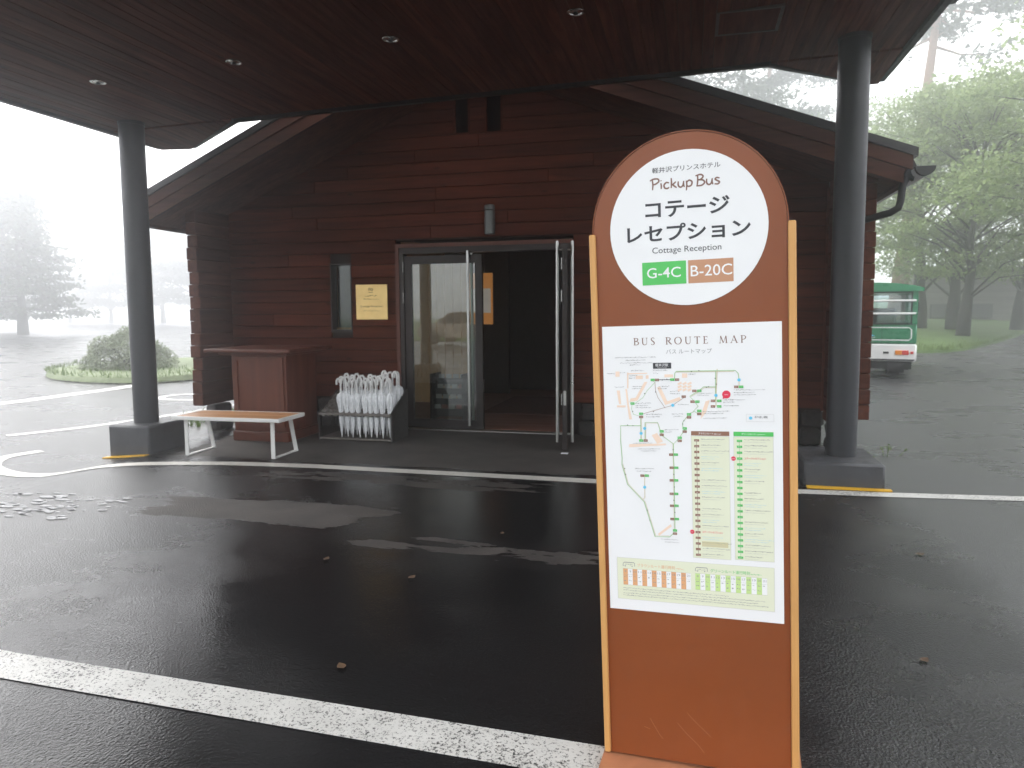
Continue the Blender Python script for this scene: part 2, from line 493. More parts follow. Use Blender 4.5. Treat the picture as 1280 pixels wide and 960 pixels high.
WATER.node_tree.nodes['Principled BSDF'].inputs['IOR'].default_value = 1.34
DRYLEAF = plain('dry_leaf', (.10, .058, .030), .6, 0, .3, 60)

# ================================================================ SETTING
def sheet(name, x0, x1, y0, y1, z, mat, nx=1, ny=1, zf=None):
    b = MB()
    for j in range(ny + 1):
        for i in range(nx + 1):
            x = x0 + (x1 - x0) * i / nx; y = y0 + (y1 - y0) * j / ny
            b.v.append((x, y, z + (zf(x, y) if zf else 0)))
    for j in range(ny):
        for i in range(nx):
            a = j * (nx + 1) + i
            b.f.append((a, a + 1, a + nx + 2, a + nx + 1))
    return b.build(name, mat, kind='structure')
GX0, GX1, GY0, GY1 = -190, 190, -150, 230
def dip(x, y):                                    # the forecourt falls a little towards the road on the left
    t = min(max((-5.35 - x) / .5, 0), 1); return -.05 * t * t * (3 - 2 * t)
g = MB()
xs = [GX0, -60, -30, -15, -8, -6.2, -5.85, -5.7, -5.6, -5.5, -5.35, -2, 2, 8, 30, 80, GX1]; ys = [GY0, -20, 0, 3, 6, 9, 15, 30, 60, GY1]
for y in ys:
    for x in xs: g.v.append((x, y, dip(x, y)))
for j in range(len(ys) - 1):
    for i in range(len(xs) - 1):
        a = j * len(xs) + i; g.f.append((a, a + 1, a + len(xs) + 1, a + len(xs)))
g.build('forecourt_asphalt', ASPHALT, kind='structure')

def ribbon(name, pts, width, mat, z=.004, sub=1):
    """a painted stripe laid on the ground along a line of points"""
    P = [Vector((p[0], p[1], 0)) for p in pts]
    ws = width if hasattr(width, '__len__') else [width] * len(P)
    b = MB()
    for i, p in enumerate(P):
        t = (P[min(i + 1, len(P) - 1)] - P[max(i - 1, 0)]).normalized()
        nrm = Vector((-t.y, t.x, 0)) * ws[i] / 2
        for q in (p + nrm, p - nrm): b.v.append((q.x, q.y, z + dip(q.x, q.y)))
    for i in range(len(P) - 1):
        b.f.append((2 * i, 2 * i + 1, 2 * i + 3, 2 * i + 2))
    return b.build(name, mat, kind='structure')
def smooth(pts, n=6):
    out = []
    for i in range(len(pts) - 1):
        p0, p1, p2, p3 = pts[max(i - 1, 0)], pts[i], pts[i + 1], pts[min(i + 2, len(pts) - 1)]
        for k in range(n):
            t = k / n
            out.append(tuple(.5 * (2 * b + (c - a) * t + (2 * a - 5 * b + 4 * c - d) * t * t + (3 * b - a - 3 * c + d) * t ** 3)
                             for a, b, c, d in zip(p0, p1, p2, p3)))
    out.append(tuple(pts[-1])); return out
ribbon('road_marking', [(-14, 2.72), (-5, 2.38), (-2.77, 2.232), (-.40, 2.17), (1.2, 2.13), (4, 2.1)], .18, PAINT)
ribbon('road_marking', smooth([(-6.9, 6.2), (-6.98, 5.9), (-6.9, 5.68), (-6.68, 5.45), (-6.39, 5.3), (-6.07, 5.22), (-5.83, 5.26), (-5.63, 5.36), (-5.4, 5.52), (-5.13, 5.68), (-4.6, 5.82), (-4.1, 5.90), (-3.4, 5.945), (-2.76, 5.94), (-1.83, 5.94), (-.77, 5.935), (.3, 5.94), (.85, 5.95)]), .15, PAINT_B)
ribbon('road_marking', [(.85, 5.95), (1.5, 5.99), (2.5, 6.09), (4.5, 6.3), (7, 6.6)], .14, PAINT)
ribbon('road_marking', [(-11.9, 6.0), (-11.35, 8.6), (-11.2, 9.8), (-11.15, 11.4), (-11.3, 13.4), (-12, 16.5)], .36, PAINT)
ribbon('road_marking', smooth([(-8.2, 6.9), (-7.85, 7.5), (-7.6, 8.2), (-7.35, 9.2), (-7.15, 10.6)]), [.16] * 25, PAINT)
ribbon('road_marking', smooth([(-8.4, 11.1), (-9.05, 11.2), (-9.2, 10.75), (-8.85, 10.45), (-8.2, 10.5), (-7.4, 10.75)]), .15, PAINT)
ribbon('road_marking', [(11.5, 19.2), (14.5, 20.2), (18, 21.8)], .2, PAINT)

# grass banks
def lawn(name, edge, far, rise, mat=GRASS, n=10, cat='lawn'):
    b = MB(); m = len(edge)
    for k in range(n + 1):
        t = (k / n) ** 1.7
        for (ex, ey), (fx, fy) in zip(edge, far):
            x = ex + (fx - ex) * t; y = ey + (fy - ey) * t
            d = math.hypot(x - ex, y - ey)
            z = .09 + rise * d + .05 * math.sin(x * .9) * math.sin(y * .7) * min(d, 1)
            if k == 0: z = -.03
            b.v.append((x, y, z))
        if k == 0:
            for (ex, ey), (fx, fy) in zip(edge, far):
                L = math.hypot(fx - ex, fy - ey); b.v.append((ex + (fx - ex) * .06 / L, ey + (fy - ey) * .06 / L, .07))
    rows = n + 2
    for j in range(rows - 1):
        for i in range(m - 1):
            a = j * m + i; b.f.append((a, a + 1, a + m + 1, a + m))
    return b.build(name, mat, kind='structure', smooth='all')
EDGE_R = [(-8, 22.5), (3, 24.2), (7.2, 25.5), (8.4, 26.4), (9.6, 28.3), (10.9, 30.8), (13.5, 36), (17.8, 45.2), (25, 62)]
FAR_R = [(-30, 130), (0, 140), (15, 145), (25, 145), (35, 145), (45, 140), (55, 138), (75, 130), (95, 120)]
lawn('grass_bank', smooth(EDGE_R, 3), smooth(FAR_R, 3), .028)
EDGE_L = [(-15.6, 17.0), (-15.6, 14.6), (-14.6, 13.4), (-13.2, 12.7), (-11.7, 12.55), (-10.9, 13.2), (-10.7, 14.6), (-11.3, 17.2)]
FAR_L = [(-15.2, 18.3), (-14.9, 18.6), (-14.5, 18.8), (-14.0, 18.9), (-13.3, 18.9), (-12.6, 18.8), (-12.0, 18.6), (-11.6, 18.3)]
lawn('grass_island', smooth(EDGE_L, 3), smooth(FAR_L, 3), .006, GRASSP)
lawn('grass_island', [(14, -17), (4, -16), (-4, -16.5), (-14, -17.5), (-30, -19)], [(20, -60), (6, -60), (-4, -60), (-20, -60), (-50, -60)], .01)

def blades(name, spots, h0, h1, label=None):
    b = MB()
    for (x, y, z) in spots:
        a = random.uniform(0, 6.28); h = random.uniform(h0, h1); wd = h * random.uniform(.06, .12)
        lx, ly = random.gauss(0, .35) * h, random.gauss(0, .35) * h
        c, s_ = math.cos(a) * wd, math.sin(a) * wd
        b.poly([(x - c, y - s_, z), (x + c, y + s_, z), (x + lx * .5 + c * .6, y + ly * .5 + s_ * .6, z + h * .6), (x + lx, y + ly, z + h)])
    return b.build(name, BLADE, kind='stuff')
sp = []
er = smooth(EDGE_R, 3)
for k in range(5200):
    i = random.randrange(6, len(er) - 3); t = random.random()
    x = er[i][0] * (1 - t) + er[i + 1][0] * t; y = er[i][1] * (1 - t) + er[i + 1][1] * t
    d = random.random() ** 2 * 14
    x2 = x - d * .35; y2 = y + d * .9
    sp.append((x2, y2, .08 + .028 * d))
blades('grass', sp, .05, .16)
sp = []
el = smooth(EDGE_L, 3)
for k in range(900):
    i = random.randrange(3, len(el) - 3); t = random.random()
    d = random.random() ** 2 * 2.5
    sp.append((el[i][0] * (1 - t) + el[i + 1][0] * t - d * .6, el[i][1] * (1 - t) + el[i + 1][1] * t + d, .08 + .006 * d))
blades('grass', sp, .05, .14)
sp = [(-6.45 + random.gauss(0, .22), 8.75 + random.gauss(0, .35), -.05) for k in range(420)]
blades('grass_tuft', sp, .05, .15)

# ================================================================ CANOPY
def zc(x): return 3.41 + .035 * (x + 5.66)
CX0, CX1, CY0 = -6.06, 1.71, 1.3
REAR = [(CX0, 7.27), (-5.963, 7.293), (-5.721, 7.358), (-4.628, 6.624), (.623, 6.883), (1.604, 7.765), (CX1, 7.775)]
def rear_y(x):
    for (a, ya), (b_, yb) in zip(REAR, REAR[1:]):
        if a <= x <= b_: return ya + (yb - ya) * (x - a) / (b_ - a)
    return REAR[-1][1]
def fold_y(x):                                    # the main ceiling ends on the straight line through the two inner corners
    return 6.624 + (6.883 - 6.624) * (x + 4.628) / (.623 + 4.628)
can = thing('canopy', (-2.2, 4.2, 3.5), 'broad flat entrance canopy with a dark red board ceiling over the forecourt', 'canopy')
pitch = .0925
x = CX0
while x < CX1 - .01:
    x1 = min(x + pitch, CX1)
    cuts = sorted({x, x1, *[p[0] for p in REAR if x < p[0] < x1]})
    e = random.uniform(-.0015, .0015)
    for a, b_ in zip(cuts, cuts[1:]):
        if b_ - a < .004: continue
        ya, yb = min(rear_y(a), fold_y(a)), min(rear_y(b_), fold_y(b_))
        g_ = .0022
        MB().prism([(a + g_, CY0, zc(a) + e), (b_ - g_, CY0, zc(b_) + e), (b_ - g_, yb, zc(b_) + e), (a + g_, ya, zc(a) + e)], (0, 0, .022)).build('ceiling_board', CEIL, can)
        if rear_y(.5 * (a + b_)) > fold_y(.5 * (a + b_)) + .02:
            fa, fb = fold_y(a) + .012, fold_y(b_) + .012
            ra, rb = max(rear_y(a), fa + .001), max(rear_y(b_), fb + .001)
            k = -.012
            MB().prism([(a + g_, fa, zc(a) + k), (b_ - g_, fb, zc(b_) + k), (b_ - g_, rb, zc(b_) + k - .05 * (rb - fb)), (a + g_, ra, zc(a) + k - .05 * (ra - fa))], (0, 0, .02)).build('corner_board', CEIL, can)
    x = x1
# roof deck over the boards and the metal edge round it
out = [(CX0, CY0)] + REAR + [(CX1, CY0)]
out = [(CX0, CY0), (CX1, CY0)] + REAR[::-1]
MB().prism([(px, py, zc(px) + .026) for px, py in out], (0, 0, .22)).build('roof_deck', ROOFM, can)
eg = MB()
loop = out + [out[0]]
cxm, cym = -2.2, 4.2
for (ax, ay), (bx, by) in zip(loop, loop[1:]):
    d = Vector((bx - ax, by - ay, 0)); L = d.length
    if L < .02: continue
    d /= L; nn = Vector((d.y, -d.x, 0)) * .05
    drop = .035 if (ay > 6.5 or by > 6.5) else .02
    p = [(ax, ay, zc(ax) - drop), (bx, by, zc(bx) - drop), (bx + nn.x, by + nn.y, zc(bx) - drop), (ax + nn.x, ay + nn.y, zc(ax) - drop)]
    eg.prism(p, (0, 0, .34))
eg.build('edge_fascia', ROOFM, can)
gt = MB()
for y0, y1, o_ in ((1.2, 5.05, .19), (5.05, 6.15, .15), (6.15, 7.7, .09)):
    z0 = zc(CX1)
    gt.prism([(CX1 + .052, y0, z0 + .02), (CX1 + .052 + o_ * .6, y0, z0 + .03), (CX1 + .052 + o_, y0, z0 + .12), (CX1 + .052, y0, z0 + .12)], (0, y1 - y0 - .004, 0))
gt.build('edge_gutter', GUTTERM, can)
# access hatch
hz = zc(.38)
ha = MB()
x0, x1, y0, y1 = .135, .61, 5.63, 6.10
for q in ((x0, x1, y0, y0 + .025), (x0, x1, y1 - .025, y1), (x0, x0 + .025, y0 + .025, y1 - .025), (x1 - .025, x1, y0 + .025, y1 - .025)):
    ha.box(q[0], q[1], q[2], q[3], hz - .012, hz + .02)
hf = ha.build('access_hatch', plain('hatch_trim', (.13, .115, .11), .4, .7, .1, 9), can)
MB().box(x0 + .026, x1 - .026, y0 + .026, y1 - .026, hz - .008, hz + .01).build('hatch_panel', CEIL, hf)
# downlights
ws = ['unlit chrome downlight in the canopy ceiling nearest the left column', 'unlit chrome downlight in the canopy ceiling, second out from the left column',
      'unlit chrome downlight in the canopy ceiling above the entrance, left of the vent slots', 'unlit chrome downlight in the canopy ceiling nearest the access hatch']
dl0 = None
for i, lx in enumerate((-4.978, -3.640, -2.270, -.844)):
    z = zc(lx)
    if dl0 is None:
        dl0 = thing('downlight', (lx, 5.25, z), ws[0], 'ceiling light', 'downlights in the canopy ceiling')
        MB().lathe([(.062, -.002), (.066, -.008), (.060, -.012), (.050, -.010), (.046, -.004), (.046, .0)], (0, 0, 0), 24, cap=False).build('trim_ring', CHROME, dl0, True, True)
        MB().lathe([(.046, -.0045), (.030, -.010), (.012, -.013), (.004, -.0135)], (0, 0, 0), 24).build('reflector', CHROME, dl0, True, True)
        MB().lathe([(.018, -.0145), (.016, -.021), (.006, -.0235)], (0, 0, 0), 14).build('bulb', BLACKM, dl0, True, True)
    else: dup(dl0, (lx, 5.25, z), 0, ws[i])

# columns
def column(cx_, cy_, hb, bx0, bx1, by0, by1, zb, label, stripe):
    t = thing('canopy_column', (cx_, cy_, 0), label, 'column', 'round columns carrying the canopy')
    top = zc(cx_)
    MB().lathe([(.1225, hb - .01), (.1225, top + .01)], (cx_, cy_, 0), 40).build('pole', COLM, t, smooth=True)
    MB().lathe([(.128, top - .03), (.128, top + .01)], (cx_, cy_, 0), 40).build('collar', COLM, t, smooth=True)
    MB().box(bx0, bx1, by0, by1, zb, hb, .02).build('plinth', PLINTH, t, smooth=True)
    if stripe:
        m = MB()
        for q in stripe: m.prism(q, (0, 0, .012))
        m.build('yellow_stripe', YELLOW, t)
    return t
column(-5.66, 6.37, .29, -5.90, -5.395, 6.09, 6.68, -.08, 'dark grey round column on its square plinth, behind the bench', [[(-5.92, 6.02, -.052), (-5.40, 6.02, -.008), (-5.40, 6.089, -.008), (-5.92, 6.089, -.052)]])
column(1.245, 6.518, .205, .90, 1.51, 6.14, 6.86, -.02, 'dark grey round column on its low square plinth, beside the bus stop sign', [[(.92, 6.075, .002), (1.55, 6.085, .002), (1.55, 6.138, .002), (.92, 6.138, .002)]])
column(-5.63, 1.75, .29, -5.90, -5.395, 1.45, 2.04, -.08, 'dark grey round column mirrored in the door glass, at the outer end of the canopy', None)
column(1.28, 1.75, .205, .98, 1.58, 1.43, 2.05, -.02, 'dark grey round column at the outer end of the canopy, past the sign', None)

# ================================================================ RECEPTION BUILDING
FY = 8.15                                          # face of the front wall
WX0, WX1 = -5.83, 1.36
RX, RZ, SL, SR = -2.43, 4.48, .435, .375           # roof ridge and the two slopes, at the front rake
RY0, RY1 = 7.1, 17.5
def rz(x): return RZ - (SL * (RX - x) if x < RX else SR * (x - RX))
bld = thing('reception_building', (-2.3, FY, 0), 'low gabled reception building clad in dark red horizontal boards', 'building')
# openings: x0, x1, z0, z1
DOOR = (-3.515, -1.335, -.1, 2.262)
WIN = (-4.405, -4.115, 1.19, 2.05)
VENTS = [(-2.752, -2.555, 3.51, 4.1), (-2.372, -2.16, 3.50, 4.1)]
PAPER = plain('building_paper', (.015, .010, .009), .9)
for a, b_ in ((WX0 + .02, WIN[0]), (WIN[1], DOOR[0]), (DOOR[1], WX1)): MB().box(a, b_, FY + .03, FY + .16, 0, 2.3).build('backing_wall', PAPER, bld)
for a, b_ in ((0, WIN[2]), (WIN[3], 2.3)): MB().box(WIN[0] + .001, WIN[1] - .001, FY + .03, FY + .16, a, b_).build('backing_wall', PAPER, bld)
MB().prism([(WX0 + .02, FY + .03, 2.303), (WX1, FY + .03, 2.303), (WX1, FY + .03, rz(WX1) - .2), (RX, FY + .03, RZ - .2), (WX0 + .02, FY + .03, rz(WX0) - .2)], (0, .13, 0)).build('backing_gable', plain('building_paper_gable', (.015, .010, .009), .9), bld)
ph = .1492
z = 0.378
ci = 0
holes = [DOOR, WIN] + VENTS
while z < 4.3:
    z1 = z + ph
    lo, hi = WX0, WX1
    if z > 2.3:
        lo = max(lo, RX - (RZ - .26 - z) / SL); hi = min(hi, RX + (RZ - .26 - z) / SR)
    if hi - lo < .3: break
    segs = [(lo, hi)]
    for h in holes:
        if h[2] < z1 - .02 and h[3] > z + .02:
            segs = [q for s0, s1 in segs for q in ((s0, min(s1, h[0])), (max(s0, h[1]), s1)) if q[1] - q[0] > .02]
    for s0, s1 in segs:
        a = s0
        nxt = s0 + random.uniform(.6, 3.4)
        while a < s1 - .001:
            b_ = s1 if (s1 - nxt < .5) else nxt
            oy = random.uniform(-.003, .003)
            MB().box(a + .0012, b_ - .0012, FY + oy, FY + .028, z + .0045, z1 - .0025, .004).build('plank', PLANK, bld)
            a = b_; nxt = a + random.uniform(1.6, 3.6)
    z = z1; ci += 1
# side and back walls
MB().box(WX0 + .02, WX0 + .17, FY + .165, 17.0, 0, 2.55).build('side_wall', PLANK, bld)
MB().box(WX1 - .15, WX1, FY + .165, 17.0, 0, 2.55).build('side_wall', PLANK, bld)
MB().prism([(WX0 + .02, 17.003, 0), (WX1, 17.003, 0), (WX1, 17.003, rz(WX1) - .2), (RX, 17.003, RZ - .2), (WX0 + .02, 17.003, rz(WX0) - .2)], (0, .12, 0)).build('back_wall', PLANK, bld)
# projecting wing walls of stacked timbers
def wing(x0, x1, y0, zb, ztop):
    z = zb; k = 0
    while z < ztop:
        e = random.choice((0, .012, -.012, .02)) + random.uniform(-.006, .006)
        MB().box(x0 + random.uniform(-.006, .006), x1 + random.uniform(-.002, .0015), y0 + e, FY + (.15 if x0 < WX0 else -.004), z + .004, min(z + .1475, ztop + .1), .007).build('timber', LOGEND, bld)
        z += .1492; k += 1
MB().box(-5.95, -5.86, 7.56, FY + .14, .31, 2.7).build('wing_core', PLANK, bld)
MB().box(1.39, 1.63, 7.44, FY + .14, .39, 2.65).build('wing_core', PLANK, bld)
wing(-5.975, -5.834, 7.52, .30, 2.75)
wing(1.362, 1.655, 7.40, .378, 2.7)
MB().box(1.362, 1.42, 7.42, FY - .004, .27, .375, .01).build('timber', LOGEND, bld)
MB().box(1.34, 1.395, FY - .03, FY - .004, .36, 2.7, .004).build('corner_post', PLANK, bld)
# stone footings
def stones(x0, x1, y0, y1, z0, z1, n, base=bld):
    for i in range(n):
        a = x0 + (x1 - x0) * i / n; b_ = x0 + (x1 - x0) * (i + 1) / n
        for j in range(2):
            za = z0 + (z1 - z0) * j / 2 + random.uniform(-.012, .012); zb = z0 + (z1 - z0) * (j + 1) / 2 - .012
            sh = random.uniform(-.25, .25) * (b_ - a)
            m = MB(); m.box(a + sh * j, b_ + sh * j - .012, y0 + random.uniform(-.03, .02), y1, za, zb, .03)
            m.v = [(vx + random.uniform(-.012, .012), vy + random.uniform(-.012, .012), vz + random.uniform(-.008, .008)) for vx, vy, vz in m.v]
            m.build('footing_stone', STONE, base)
stones(-5.83, DOOR[0] - .04, FY - .03, FY + .1, -.02, .37, 11)
stones(DOOR[1] + .05, 1.36, FY - .03, FY + .1, -.02, .37, 12)
stones(-6.0, -5.80, 7.75, FY - .05, -.07, .29, 1)
stones(1.36, 1.60, 7.80, FY - .05, -.03, .26, 1)
# roof: two metal slopes, two rake boards a side, soffit boards, eave board
for sgn, slope, ex in ((-1, SL, -6.38), (1, SR, 1.90)):
    def P(x_, y_, dz): return (x_, y_, rz(x_) + dz)
    a0, a1 = (RX, ex)
    MB().prism([P(a0, RY0 - .02, -.075), P(a1, RY0 - .02, -.075), P(a1, RY0 - .02, 0), P(a0, RY0 - .02, 0)], (0, RY1 - RY0, 0)).build('roof', ROOFM, bld)
    e2 = ex - sgn * .035
    MB().prism([P(a0, RY0, -.20), P(e2, RY0, -.20), P(e2, RY0, -.078), P(a0, RY0, -.078)], (0, .035, 0)).build('rake_board', FASCIA, bld)
    e3 = ex - sgn * .10
    MB().prism([P(a0, RY0 + .02, -.335), P(e3, RY0 + .02, -.335), P(e3, RY0 + .02, -.203), P(a0, RY0 + .02, -.203)], (0, .04, 0)).build('rake_board', FASCIA, bld)
    for k in range(10):
        y_ = RY0 + .064 + k * .0985
        MB().prism([P(a0 - sgn * 0, y_, -.30), P(e3, y_, -.30), P(e3, y_, -.28), P(a0, y_, -.28)], (0, .095, 0)).build('soffit_board', SOFFIT, bld)
    MB().prism([P(ex - sgn * .10, RY0 + .061, -.33), P(ex - sgn * .06, RY0 + .061, -.33), P(ex - sgn * .06, RY0 + .061, -.078), P(ex - sgn * .10, RY0 + .061, -.078)], (0, RY1 - RY0 - .3, 0)).build('eave_board', FASCIA, bld)
    for k in range(3):                             # soffit under the eaves, along the side walls
        xa = ex - sgn * (.105 + k * .15); xb = xa - sgn * .147
        MB().prism([P(xa, FY + .2, -.32), P(xb, FY + .2, -.32), P(xb, FY + .2, -.30), P(xa, FY + .2, -.30)], (0, 9, 0)).build('eave_soffit_board', SOFFIT, bld)
# right gutter and downpipe
gz = rz(1.9) - .25
gm = MB()
n = 9; r_ = .075
for k in range(n + 1):
    a = math.pi * (1 + k / n)
    for yy in (7.0, 17.3): gm.v.append((1.93 + r_ * math.cos(a), yy, gz + .06 + r_ * math.sin(a)))
for k in range(n): gm.f.append((2 * k, 2 * k + 1, 2 * k + 3, 2 * k + 2))
gut = gm.build('gutter', GUTTERU, bld, smooth=True)
MB().prism([(1.93 + r_ * 1.08 * math.cos(math.pi * (1 + k / n)), 6.96, gz + .065 + r_ * 1.08 * math.sin(math.pi * (1 + k / n))) for k in range(n + 1)], (0, .045, 0)).build('end_cap', BLACKM, gut)
MB().tube([(1.93, 7.0, gz + .066), (1.93, 17.3, gz + .066)], .001).tube([(2.006, 7.0, gz + .062), (2.006, 17.3, gz + .062)], .008, 8).build('gutter_lip', BLACKM, gut)
fn = MB().prism([(1.80, 7.12, gz + .02), (1.88, 7.12, gz - .03), (1.90, 7.12, gz + .10), (1.87, 7.12, gz + .16)], (0, .05, 0))
fn.tube([(1.84, 7.15, gz + .03), (1.80, 7.15, gz - .07), (1.79, 7.15, gz - .20), (1.775, 7.16, gz - .26), (1.72, 7.2, gz - .295), (1.55, 7.3, gz - .335), (1.45, 7.36, gz - .35)], .032, 12)
fn.build('downpipe', BLACKM, bld, smooth=True)
for yy in (7.6, 9.2):
    MB().tube([(1.80, yy, gz + .16), (1.86, yy, gz + .10), (1.93, yy, gz + .07), (2.0, yy, gz + .07)], .006, 6).build('gutter_bracket', BLACKM, gut)
# the narrow window
wf = MB()
x0, x1, z0, z1 = WIN
wf.box(x0 - .001, x0 + .014, FY - .006, FY + .15, z0, z1).box(x1 - .014, x1 + .001, FY - .006, FY + .15, z0, z1).box(x0 + .014, x1 - .014, FY - .006, FY + .15, z1 - .014, z1).box(x0 + .014, x1 - .014, FY - .012, FY + .15, z0, z0 + .035)
w1 = wf.build('narrow_window', FRAMEM, bld)
MB().box(x0 + .016, x1 - .016, FY + .105, FY + .111, z0 + .036, z1 - .016).build('pane', WGLASS, w1)
MB().box(x0 + .016, x1 - .016, FY + .113, FY + .145, z0 + .037, z0 + .062).build('inner_sill', SLAT, w1)
MB().box(x0 + .016, x1 - .016, FY + .16, FY + .165, z0 + .03, z1).build('reflection_backing', plain('reflection_grey', (.10, .105, .10), .8), w1)  # added grey sheet behind the pane, its tone imitates a reflection
# two tall slots in the gable
for (x0, x1, z0, z1) in VENTS:
    v = MB().box(x0, x0 + .02, FY - .005, FY + .1, z0, z1).box(x1 - .02, x1, FY - .005, FY + .1, z0, z1).box(x0 + .02, x1 - .02, FY - .005, FY + .1, z0, z0 + .02).build('gable_slot', PLANK, bld)
    MB().box(x0 + .022, x1 - .022, FY + .028, FY + .03, z0 + .022, z1).build('slot_backing', plain('slot_dark', (.003, .003, .003), .95, spec=.0), v)
# door frame
x0, x1, _, z1 = DOOR
fr = MB().box(x0, x0 + .045, FY - .025, FY + .12, 0, z1 - .045).box(x1 - .03, x1, FY - .025, FY + .12, 0, z1 - .045).box(x0, x1, FY - .025, FY + .12, z1 - .045, z1)
fr.build('door_surround', plain('door_surround_paint', (.115, .034, .020), .5, 0, .15, 7), bld)
fr = MB().box(x0 + .046, x0 + .10, FY - .012, FY + .1, .012, 2.145).box(-1.42, x1 - .031, FY - .012, FY + .1, .012, 2.145).box(x0 + .046, x1 - .031, FY - .012, FY + .1, 2.146, z1 - .046)
fr.build('door_frame', FRAMEM, bld)
MB().box(x0 + .05, x1 - .035, FY - .02, FY + .10, .0, .011).build('threshold', STEEL, bld)
# door leaf, built flat: hinge edge at 0, width along +x, outside face at -y
def leaf(m4, hinge_side, name, lab):
    Wd, Ht, th = .985, 2.115, .05
    st, tr_, br = .088, .095, .13
    o = MB().box(0, st, 0, th, .02, Ht).box(Wd - st, Wd, 0, th, .02, Ht).box(st, Wd - st, 0, th, Ht - tr_, Ht).box(st, Wd - st, 0, th, .02, br)
    def T(b): b.v = [tuple(m4 @ Vector(p)) for p in b.v]; return b
    d = T(o).build(name, FRAMEM, bld, label=lab)
    T(MB().box(st + .001, Wd - st - .001, th / 2 - .005, th / 2 + .005, br + .001, Ht - tr_ - .001)).build('glass_pane', GLASS, d)
    hx = Wd - .16
    for yy, nm in ((-.052, 'pull_bar'), (th + .052, 'pull_bar')):
        b = MB().tube([(hx, yy, .07), (hx, yy, 2.16)], .0175, 14)
        for zz in (.16, 2.07):
            b.tube([(hx, yy, zz), (hx, 0 if yy < 0 else th, zz)], .008, 8)
        T(b).build(nm, STEEL, d, smooth=True)
    for zz in (.35, 1.55, 1.92):
        T(MB().tube([(-.012, -.012, zz), (-.012, -.012, zz + .13)], .011, 8)).build('hinge', STEEL, d, smooth=True)
    T(MB().box(Wd - .005, Wd + .003, .012, .038, .48, .63)).build('lock_plate', STEEL, d)
    return d
leaf(Matrix.Translation((-3.413, FY + .01, 0)), 1, 'door_leaf', 'closed glazed door leaf')
# the open leaf: swung out towards the camera until it is seen edge-on
ang = math.atan2(7.30 - (FY - .03), -1.283 + 1.425)
leaf(Matrix.Translation((-1.425, FY - .03, 0)) @ Matrix.Rotation(ang, 4, 'Z') @ Matrix.Translation((0, -.025, 0)), -1, 'door_leaf', 'open glazed door leaf seen edge-on')
# interior room
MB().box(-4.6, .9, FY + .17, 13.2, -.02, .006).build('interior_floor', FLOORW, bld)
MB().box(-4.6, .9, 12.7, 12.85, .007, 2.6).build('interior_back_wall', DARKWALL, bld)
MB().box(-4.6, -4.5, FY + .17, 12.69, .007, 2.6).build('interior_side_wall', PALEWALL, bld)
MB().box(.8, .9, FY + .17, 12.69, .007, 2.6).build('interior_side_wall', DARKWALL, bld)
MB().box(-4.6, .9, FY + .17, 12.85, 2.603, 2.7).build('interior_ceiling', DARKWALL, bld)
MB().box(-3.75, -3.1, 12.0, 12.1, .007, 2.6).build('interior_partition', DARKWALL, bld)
for i in range(7):                                 # pale slatted screen seen through the closed leaf
    MB().box(-4.30 + i * .135, -4.30 + i * .135 + .118, 10.6, 10.66, .007, 2.25, .004).build('screen_slat', SCREENGLOW, bld)
MB().box(-2.9, -1.2, 9.6, 11.6, .0065, .012).build('door_mat', plain('mat_pile', (.17, .075, .055), .95, 0, .4, 40, .5), bld)
# lit amber niche
nb = MB().box(-3.42, -3.055, 10.8, 10.86, 1.24, 2.04)
nich = nb.build('lit_niche', AMBER, bld)
MB().box(-3.40, -3.075, 10.79, 10.797, 1.42, 1.80).build('niche_sheet', PAPERGLOW, nich)
# wet weather wall lamp
t = thing('wall_lamp', (-2.30, FY, 2.33), 'grey metal cylinder lamp fixed to the boards above the entrance', 'lamp')
MB().lathe([(.056, .0), (.062, .006), (.062, .268), (.056, .272)], (-2.30, FY - .085, 2.335), 24).build('lamp_body', LAMPM, t, smooth=True)
MB().lathe([(.056, .0), (.062, .004), (.062, .05), (.050, .060)], (-2.30, FY - .085, 2.613), 24).build('lamp_cap', LAMPM, t, smooth=True)
MB().box(-2.335, -2.265, FY - .03, FY - .001, 2.42, 2.58).build('wall_bracket', LAMPM, t)
# interior leaflet stand behind the closed leaf
t = thing('leaflet_stand', (-3.10, 9.0, 0.012), 'dark leaflet stand behind the glass of the closed door', 'stand')
b = MB().box(-3.37, -3.34, 8.85, 9.2, .012, .62).box(-2.93, -2.90, 8.85, 9.2, .012, .62)
b.build('stand_frame', BLACKM, t)
for k in range(4):
    MB().box(-3.338, -2.932, 8.86 + k * .06, 8.885 + k * .06, .06 + k * .13, .16 + k * .13).build('shelf', BLACKM, t)
    for j in range(4):
        MB().box(-3.32 + j * .1, -3.24 + j * .1, 8.888 + k * .06, 8.894 + k * .06, .08 + k * .13, .215 + k * .13).build('leaflet', plain('leaflet_%d%d' % (k, j), random.choice([(.45, .42, .40), (.30, .08, .06), (.5, .5, .5)]), .5), t)

